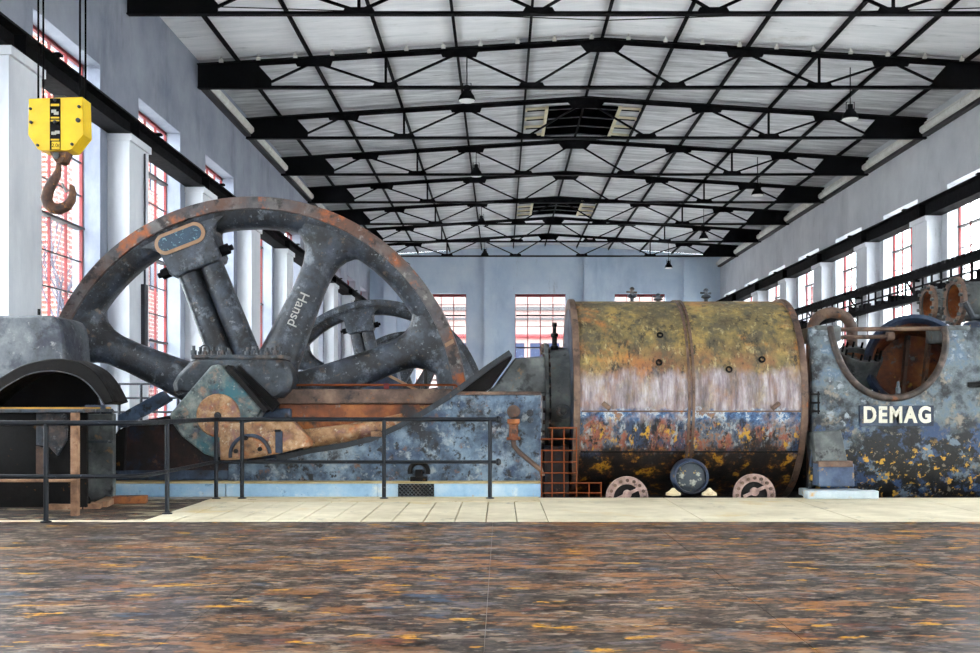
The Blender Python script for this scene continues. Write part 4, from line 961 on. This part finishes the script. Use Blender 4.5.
# ---------------------------------------------------------------- front railing
t = thing('guard_railing', 'black tubular guard railing in front of the flywheel engine', 'railing', (-3.6, 14, 0))
R1, RT, RM = .026, 1.1, .51
yr = 15.2
pts = lambda z: [(-9.0+2.0, 12.12, z), (-4.2, 12.12, z), (-4.06, 12.2, z), (-3.98, 12.5, z), (-3.97, 15.0, z), (-3.9, yr, z), (X(500,yr), yr, z)]
mb = MB(); mb.tube(pts(RT), R1+.004, 10); part(mb, 'top_rail', M['rail_steel'], t, 50)
mb = MB(); mb.tube(pts(RM), R1-.002, 10); part(mb, 'mid_rail', M['rail_steel'], t, 50)
for x, y in ((X(46,12.12),12.12),(-6.6,12.12),(-3.975,13.05),(-3.94,15.16),(X(242,yr),yr),(X(384,yr),yr),(X(490,yr),yr)):
    mb = MB(); mb.tube([(x,y,-.0),(x,y,RT)], R1+.002, 10); mb.lathe([(.06,0),(.06,.012),(.03,.02)], (x,y,.003), (0,0,1), 12); part(mb, 'post', M['rail_steel'], t, 50)
for z in (RT, RM):
    mb = MB(); mb.lathe([(.02,-.03),(.045,-.02),(.05,.01),(.03,.04),(.001,.045)], (X(498,yr), yr, z), (1,0,0), 10); part(mb, 'end_knob', M['rail_steel'], t, 40)
# light railing behind the wheel, by the windows
t = thing('wall_railing', 'thin grey railing behind the flywheel beside the tall windows', 'railing', (-6.0, 18.95, 0))
d = 19.0
for y_, in ((384,),(398,),(412,)):
    mb = MB(); mb.tube([P(95,y_,d), P(180,y_,d)], .018, 8); part(mb, 'rail', M['dark_steel'], t)
for a in (119, 141, 178):
    mb = MB(); mb.tube([(X(a,d),d,0),(X(a,d),d,Z(384,d))], .028, 8); part(mb, 'post', M['dark_steel'], t)

# ---------------------------------------------------------------- left corner: hood, arch, trestle
t = thing('machine_hood', 'dented grey rounded hood rising above the black arch at left edge', 'hood', (-6.2, 14.5, 0))
d = 14.25
hp = [(-25,316),(50,315.5),(57,318),(61,324),(63.5,335),(65,359),(65,470),(-25,470)]
mb = MB(); mb.prism(pp(hp, d), d, d+.9); part(mb, 'hood_shell', M['hood'], t, 35, .03)
mb = MB(); q = P(39,315,d+.3); mb.tube([q, (q[0],q[1],q[2]+.08)], .02, 8); part(mb, 'vent_pin', M['soot'], t)
t = thing('arch_cover', 'soot-black arched cover with worn yellow edge at far left', 'cover', (-5.6, 13.7, 1.2))
d = 13.55
outer = [(-26,394),(-12,385),(0,377.5),(20,366),(40,360.5),(57,358.5),(75,361),(92,370),(104,384),(113.5,402)]
inner = [(104.5,405),(97,394),(86,382),(72,374.5),(52,371),(30,374),(10,384),(0,391),(-20,408)]
outer = spline(outer); inner_s = spline(inner)
mb = MB(); mb.prism(pp(outer+inner_s, d), d, d+.55); part(mb, 'arch_shell', M['soot'], t, 35, .012)
mb = MB(); mb.prism(pp([(-24,402)]+inner[::-1][1:-1]+[(100,409),(-24,409)], d+.5), d+.5, d+.56); part(mb, 'back_panel', M['black_steel'], t)
mb = MB(); mb.tube([P(a,b,d-.005) for a, b in inner_s[:-4]], .008, 6); part(mb, 'inner_edge', M['cap'], t, 40)
mb = MB(); mb.box(X(86,d+.2), X(103,d+.2), d+.15, d+.3, Z(411,d+.2), Z(405,d+.2)); part(mb, 'catch', M['tank_blue'], t, None, .01)
t = thing('trestle', 'rough timber trestle with yellow-edged top under the black arch', 'table', (-5.5, 13.4, 0))
d = 13.1
mb = MB(); mb.box(-6.75, X(84,d), d, d+1.0, Z(412.5,d), Z(409,d)); tp = part(mb, 'top', M['cap'], t, None, .008)
mb = MB(); mb.box(-6.75, X(82,d), d+.01, d+.98, Z(408.9,d), Z(407.3,d)); part(mb, 'top_strip', M['ochre'], t, None, 0, 'ochre edge strip')
for a, y in ((73.5,d+.06),):
    x = X(a, d); mb = MB(); mb.box(x-.045, x+.04, y-.045, y+.045, -.03, Z(412.6,d)); part(mb, 'leg', M['wood'], t, None, .008)
x = -6.6; mb = MB(); mb.box(x-.045, x+.04, d+.015, d+.1, -.03, Z(412.6,d)); part(mb, 'leg', M['wood'], t, None, .008)
mb = MB(); mb.box(-6.75, X(78,d), d-.03, d+.012, Z(482,d), Z(479,d)); part(mb, 'stretcher', M['wood'], t, None, .005)
mb = MB(); mb.box(-6.75, X(60,d), d+.85, d+.9, .0, Z(413,d)); part(mb, 'back_board', M['soot'], t)
mb = MB(); mb.prism(pp([(36,413),(68,413),(66,440),(57,456),(48,446),(36,445)], d+.5), d+.5, d+.56); part(mb, 'hanging_bracket', M['cap'], t, None, .008)
mb = MB(); mb.prism(pp([(36,446),(46,449),(48,478),(36,478)], d+.6), d+.6, d+.64); part(mb, 'hanging_plate', M['rust_brown'], t)
# dark machinery panel between trestle and guard
t = thing('switch_panel', 'dark grimy panel with ledge between the trestle and the crank guard', 'panel', (X(96,15.0), 15.0, -.03))
d = 15.0
mb = MB(); mb.box(X(80,d), X(113,d), d, d+.12, -.03, Z(414,d)); part(mb, 'board', M['grey_cover'], t, None, .01)
mb = MB(); mb.box(X(80,d), X(113,d), d-.05, d-.001, Z(443,d), Z(440,d)); part(mb, 'ledge', M['cap'], t, None, .005)
for a, b, h in ((82,100,5),(88,94,9),(101,112,4)):
    mb = MB(); mb.box(X(a,d), X(b,d), d+.0, d+.1, Z(414,d)+.001, Z(414-h,d)); part(mb, 'terminal', M['cap'], t, None, .01)
# boards and bits lying on the dirt
def plank(px0, py0, px1, py1, w, h, name, mat, label, cat, z=-.03):
    def g(px, py): dd = F*(CH-z)/(py-VY); return Vector((X(px,dd), dd, z+h/2+.002))
    mb = MB(); mb.bar(g(px0,py0), g(px1,py1), w, h); return solo(mb, name, mat, label, cat, None, None, .006)
plank(48,509,102,508, .3,.07, 'wooden_plank', M['wood'], 'long flat timber board lying on the dirt floor by the trestle', 'plank')
plank(101,507.5,114,501, .16,.075, 'wooden_plank', M['wood'], 'short slanting timber piece joining the long board and orange block', 'plank')
plank(78,501,108,500.5, .08,.035, 'wooden_plank', M['wood'], 'thin back timber strip on the dirt floor behind the shackle ring', 'plank')
plank(113,503.5,147,503, .2,.1, 'timber_block', M['rust'], 'orange-brown timber block lying on the dirt floor', 'block')
mb = MB(); q = (X(83,14.0), 14.0, -.025); mb.tube([(q[0]+.085*math.cos(j*PI/8), q[1]+.02*math.sin(j*PI/8), q[2]+.09+.08*math.sin(j*PI/8)) for j in range(16)], .016, 8, closed=True)
mb.box(q[0]-.27, q[0]+.02, 13.96, 14.06, -.028, .02)
solo(mb, 'shackle_ring', M['soot'], 'black iron ring on a small plate lying on the dirt floor', 'ring', None, 40)

# ---------------------------------------------------------------- hoist block on crane
d = 11.5
hx, hz = X(56,d), Z(98,d)
t = thing('hook_block', 'bright yellow crane hook block hanging from four black cables', 'hoist', (hx, d+.1, Z(215,d)))
body = [(28.5,98.5),(82.5,96.8),(83.5,134.5),(71.5,149.5),(67,150.5),(41,150.5),(37.5,149),(28,135)]
mb = MB(); mb.prism(pp(body, d), d, d+.24); bd = part(mb, 'housing', M['yellow'], t, None, .008)
mb = MB(); mb.box(X(50,d), X(60.5,d), d-.006, d+.001, Z(150,d), Z(98.5,d)); bp = part(mb, 'black_band', M['black_steel'], bd)
for y0_, y1_ in ((104,106.3),(117,118.6),(120,121.5),(139,140.6)):
    mb = MB(); mb.box(X(51,d), X(59.5,d), d-.009, d-.0055, Z(y1_,d), Z(y0_,d)); part(mb, 'yellow_bar', M['yellow'], bd)
mb = MB(); mb.box(X(52,d), X(60,d), d-.009, d-.0055, Z(149.5,d), Z(141.8,d)); part(mb, 'load_plate', M['yellow'], bd)
text('2.0t', 'load_mark', M['black_steel'], bd, (X(56,d), d-.01, Z(145.7,d)), (PI/2,0,0), .055, .001)
for a, b, r in ((31,109,.014),(31.5,122.5,.016),(38,145.5,.014),(79.5,107,.016),(78.5,120.5,.024),(72.5,144.5,.016),(55.5,122.5,.02),(55.5,100.5,.014)):
    q = P(a, b, d); mb = MB(); mb.lathe([(r,0),(r,.02),(r*.6,.026),(.001,.026)], (q[0], d-.004, q[2]), (0,-1,0), 10); part(mb, 'bolt', M['dark_steel'], bd, 40)
for a, b in ((54,111),(56.5,113),(54,133),(57.5,132)):
    q = P(a, b, d); mb = MB(); mb.box(q[0]-.025, q[0]+.025, d-.009, d-.0055, q[2]-.02, q[2]+.012); part(mb, 'marking', M['chalk'], bd)
mb = MB(); mb.box(X(51,d), X(62,d), d+.05, d+.18, Z(97.5,d), Z(93.5,d)); part(mb, 'top_lug', M['dark_steel'], t, None, .006)
mb = MB(); mb.prism(pp([(48,150.7),(66,150.7),(62,160.5),(58.5,162.5),(53,160.5)], d), d+.03, d+.2); sw = part(mb, 'swivel', M['hook'], t, None, .01)
mb = MB(); q = P(55.5,155,d); mb.lathe([(.035,0),(.035,.02),(.015,.025),(.001,.025)], (q[0], d+.03, q[2]), (0,-1,0), 12); part(mb, 'pin', M['grey_cover'], sw, 40)
mb = MB(); hp = [(59,161),(58.5,168),(57,175),(52.5,182),(48.5,190),(46.5,198),(48,204),(53,208.5),(60,209),(67,206),(71.5,200),(73,193),(72,187),(70,185)]
mb.tube([P(a, b, d+.11) for a, b in hp], [.026,.03,.045,.055,.06,.062,.062,.062,.06,.055,.047,.038,.028,.014], 14); part(mb, 'hook', M['hook'], t, 60)
mb = MB(); mb.tube([P(62,183,d+.11), P(66,192,d+.11), P(69,190,d+.11)], .012, 6); part(mb, 'latch', M['grey_cover'], t)
for a, o_ in ((38.3,.06), (43.3,.18), (80,.06), (85.5,.18)):
    mb = MB(); mb.tube([(X(a,d+o_), d+o_, Z(98,d)), (X(a,d+o_), d+o_, 7.0)], .011, 8); part(mb, 'cable', M['rubber'], t)
# overhead crane that carries it (above the frame)
t = thing('crane_bridge', 'black overhead crane bridge carrying the hook block, above the frame', 'crane', (XC, d+.1, 6.75))
for yy in (d-.55, d+.55):
    mb = MB(); mb.box(XL+.1, XR-.1, yy-.1, yy+.1, 7.07, 7.6); part(mb, 'bridge_girder', M['black_steel'], t)
for x, zc in ((XL+.22, 6.735), (XR-.22, 7.005)):
    mb = MB(); mb.box(x-.1, x+.1, d-1.1, d+1.3, zc, zc+.06); part(mb, 'end_carriage', M['black_steel'], t)
mb = MB(); mb.box(hx-.6, hx+.6, d-.7, d+.7, 7.6, 7.85); mb.box(hx-.5, hx+.5, d-.35, d+.4, 7.02, 7.6); part(mb, 'trolley', M['black_steel'], t)

# ---------------------------------------------------------------- engines farther down the hall
SNAP = [o for o in COL.objects if o.parent is not None]
names = ['second', 'third']
for i, (off, dx, ang) in enumerate(((ENG[1], .05, .17), (ENG[2], -.08, .05))):
    o = dup(fly, fly.location+Vector((dx, off, 0)), (0, ang, 0))
    o['label'] = ['dark flywheel of the second engine, seen through the nearest wheel', 'dark flywheel of the third engine, farthest and smallest of the wheels'][i]
    for q in [q for q in COL.objects if q.parent and q.parent.parent == o and q.name.startswith(('chalk', 'name_plate'))]: bpy.data.objects.remove(q)
    for q in [q for q in COL.objects if q.parent == o and q.name.startswith('tag')]: bpy.data.objects.remove(q)
    for q in [q for q in COL.objects if q.parent == o and q.name.startswith('rim_band')]:
        q.data = q.data.copy(); q.data.materials[0] = M['wheel']; q['label'] = 'dark blue outer rim band'
    o = dup(frame, frame.location+Vector((dx, off, 0)))
    o['label'] = ['blue-grey bed frame of the second engine behind the nearest flywheel', 'blue-grey bed frame of the third engine, farthest down the hall'][i]
    o = dup(plinth, plinth.location+Vector((dx, off, 0)))
    o['label'] = ['low pale-blue plinth under the second engine', 'low pale-blue plinth under the third engine'][i]
# gauge on a stand, dome cover
t = thing('dial_gauge', 'small yellow dial gauge on a dark stand behind the nearest wheel', 'gauge', (X(425.5,28), 28, 0))
q = P(425.5, 364.5, 28); mb = MB(); mb.lathe([(.13,.04),(.14,0),(.12,-.03),(.001,-.03)], q, (0,1,0), 24); part(mb, 'dial', M['dial'], t, 40)
mb = MB(); mb.lathe([(.14,.05),(.155,.03),(.155,-.03),(.142,-.03)], q, (0,1,0), 24, closed=True); part(mb, 'bezel', M['soot'], t, 40)
mb = MB(); mb.bar((q[0],27.965,q[2]), (q[0]+.01,27.965,q[2]+.1), .012, .004, (0,1,0)); part(mb, 'needle', M['soot'], t)
mb = MB(); mb.tube([(q[0],28.03,0),(q[0],28.03,q[2])], .05, 10); mb.lathe([(.3,0),(.3,.05),(.1,.12)], (q[0],28.03,0), (0,0,1), 16); part(mb, 'stand', M['soot'], t, 40)
t = thing('wheel_cover', 'dark rounded sheet cover behind the bearing of the nearest engine', 'cover', (X(362,24), 24, 0))
pts_ = [(322,395),(326,378),(336,366),(350,358.5),(366,357),(382,360),(396,370),(402,395)]
mb = MB(); mb.prism([(X(a,24),Z(b,24)) for a, b in pts_]+[(X(402,24),0),(X(322,24),0)], 24, 24.8); part(mb, 'cover_shell', M['frame_dark'], t, 35, .03)
mb = MB(); mb.box(X(318,24), X(406,24), 23.95, 24.85, 0, .12); part(mb, 'skirt', M['dark_steel'], t, None, .01)
t = thing('transfer_chest', 'dark-blue gabled chest behind the grab rail and wheel spoke', 'chest', (X(385,21), 21, 0))
mb = MB(); mb.prism([(X(a,21),Z(b,21)) for a, b in ((340,396),(384,374),(428,396))]+[(X(428,21),0),(X(340,21),0)], 21, 22); part(mb, 'chest_body', M['tank_blue'], t, None, .02)
mb = MB(); mb.bar(P(338,397,20.98), P(384,373,20.98), .05, .06, (0,1,0)); mb.bar(P(384,373,20.98), P(430,397,20.98), .05, .06, (0,1,0)); part(mb, 'gable_strip', M['plate_ring'], t)

# ---------------------------------------------------------------- cable tray along the right wall
t = thing('cable_tray', 'long black cable tray with drop hangers along the right windows', 'cable tray', (11.3, 40, 4.3))
y0, y1, xx = 14.0, 60.0, 11.35
for nm, z, h in (('side_rail', 4.74, .16), ('side_rail', 4.5, .03), ('side_rail', 4.14, .14)):
    mb = MB(); mb.box(xx-.05, xx+.05, y0, y1, z, z+h); part(mb, nm, M['black_steel'], t)
mb = MB(); mb.box(xx+.22, xx+.28, y0, y1, 4.8, 4.86); part(mb, 'side_rail', M['black_steel'], t)
mb = MB(); yy = y0
while yy < y1:
    mb.box(xx-.03, xx+.25, yy-.09, yy+.09, 4.9, 5.0); yy += .3
o = part(mb, 'cable_clamps', M['black_steel'], t); o['kind'] = 'stuff'
mb = MB(); yy = y0
while yy < y1:
    mb.box(xx-.02, xx+.02, yy-.03, yy+.03, 4.28, 4.74); yy += .62
o = part(mb, 'hangers', M['black_steel'], t); o['kind'] = 'stuff'
mb = MB(); yy = y0+.2; rr = random.Random(3)
while yy < y1:
    h = rr.uniform(.05, .2); mb.box(xx-.07, xx+.1, yy, yy+rr.uniform(.15,.5), 4.28, 4.28+h); yy += rr.uniform(.4, .7)
    if rr.random() < .35: mb.box(xx-.012, xx+.012, yy, yy+.024, 3.3+rr.uniform(0,.5), 4.14)
o = part(mb, 'cable_boxes', M['black_steel'], t); o['kind'] = 'stuff'
for k_ in range(-1, 8):
    y = 20.75+BAY*k_
    mb = MB(); mb.box(xx-.05, XR-.4, y-.04, y+.04, 4.74, 4.8); mb.bar((xx,y,4.74), (XR-.42,y,4.2), .05, .05); part(mb, 'bracket', M['black_steel'], t)
# electrical conduit on the left pilasters
for k_, lab_ in ((0, 'slim grey conduit box on the pilaster beside the flywheel joint'),):
    y = 20.75; mb = MB(); mb.box(XL+.4, XL+.47, y+.1, y+.3, 2.4, 3.6); mb.tube([(XL+.44,y+.2,3.6),(XL+.44,y+.2,6.1)], .02, 8); mb.tube([(XL+.44,y+.2,2.4),(XL+.44,y+.2,2.1),(XL+.47,y+.1,2.0)], .015, 8)
    part(mb, 'conduit', M['dark_steel'], wall_left, 40)

# ---------------------------------------------------------------- outdoors
mb = MB(); mb.box(-120, XL-WT, -60, 160, -.4, -.3); mb.box(XR+WT, 120, -60, 160, -.4, -.3); mb.box(XL-WT, XR+WT, YB+WT, 160, -.4, -.3); mb.box(XL-WT, XR+WT, -60, YN, -.4, -.3)
struct(mb, 'ground', M['yard'])
t = thing('brick_building', 'red brick building outside the left windows', 'building', (-17, 48, -.3))
mb = MB(); mb.box(-20, -14.2, 35, 62, -.3, 15); part(mb, 'brick_wall', M['brick'], t)
mb = MB(); mb.box(-20.2, -14.0, 34.8, 62.2, 15, 15.3); part(mb, 'parapet', M['pale_facade'], t)
for y in (40, 45, 50, 55):
    for z in (2, 6, 10):
        mb = MB(); mb.box(-14.199, -14.15, y-.7, y+.7, z, z+2); part(mb, 'window', M['facade_glass'], t)
t = thing('brick_building', 'pinkish brick building outside the right windows', 'building', (37, 60, -.3))
mb = MB(); mb.box(34, 40, 45, 90, -.3, 9); part(mb, 'brick_wall', M['brick'], t)
mb = MB(); mb.box(33.9, 40.1, 44.9, 90.1, 9, 9.3); part(mb, 'parapet', M['pale_facade'], t)
for y in range(50, 88, 6):
    mb = MB(); mb.box(33.95, 33.999, y-1, y+1, 3, 6); part(mb, 'window', M['facade_glass'], t)
t = thing('factory_building', 'pale long building with a row of windows outside the end wall', 'building', (2, 96, -.3))
mb = MB(); mb.box(-30, 30, 94, 100, -.3, 11.2); part(mb, 'facade', M['pale_facade'], t)
for z, h, mt in ((7.0,.35,'red_paint'),(8.6,.18,'grey_bar'),(9.4,.3,'grey_bar'),(11.2,.25,'grey_bar')):
    mb = MB(); mb.box(-30.1, 30.1, 93.7, 93.999, z, z+h); part(mb, 'ledge', M[mt], t)
for i in range(-18, 19):
    mb = MB(); mb.box(i*1.5-.5, i*1.5+.5, 93.95, 93.999, 4.6, 6.6); part(mb, 'window', M['facade_glass'], t)
# bare tree
mb = MB(); rr = random.Random(11)
def branch(p, v, r, n):
    q = p+v; mb.tube([p, q], [r, r*.65], 5)
    if n == 0: return
    for _ in range(3):
        w = (v.normalized()+Vector((rr.uniform(-.8,.8), rr.uniform(-.8,.8), rr.uniform(-.2,.6)))).normalized()*v.length*rr.uniform(.6,.85)
        branch(q, w, r*.62, n-1)
branch(Vector((-12.0, 29.2, -.3)), Vector((.1, .1, 2.2)), .09, 4)
solo(mb, 'bare_tree', M['bark'], 'small leafless tree outside the nearest left window', 'tree')
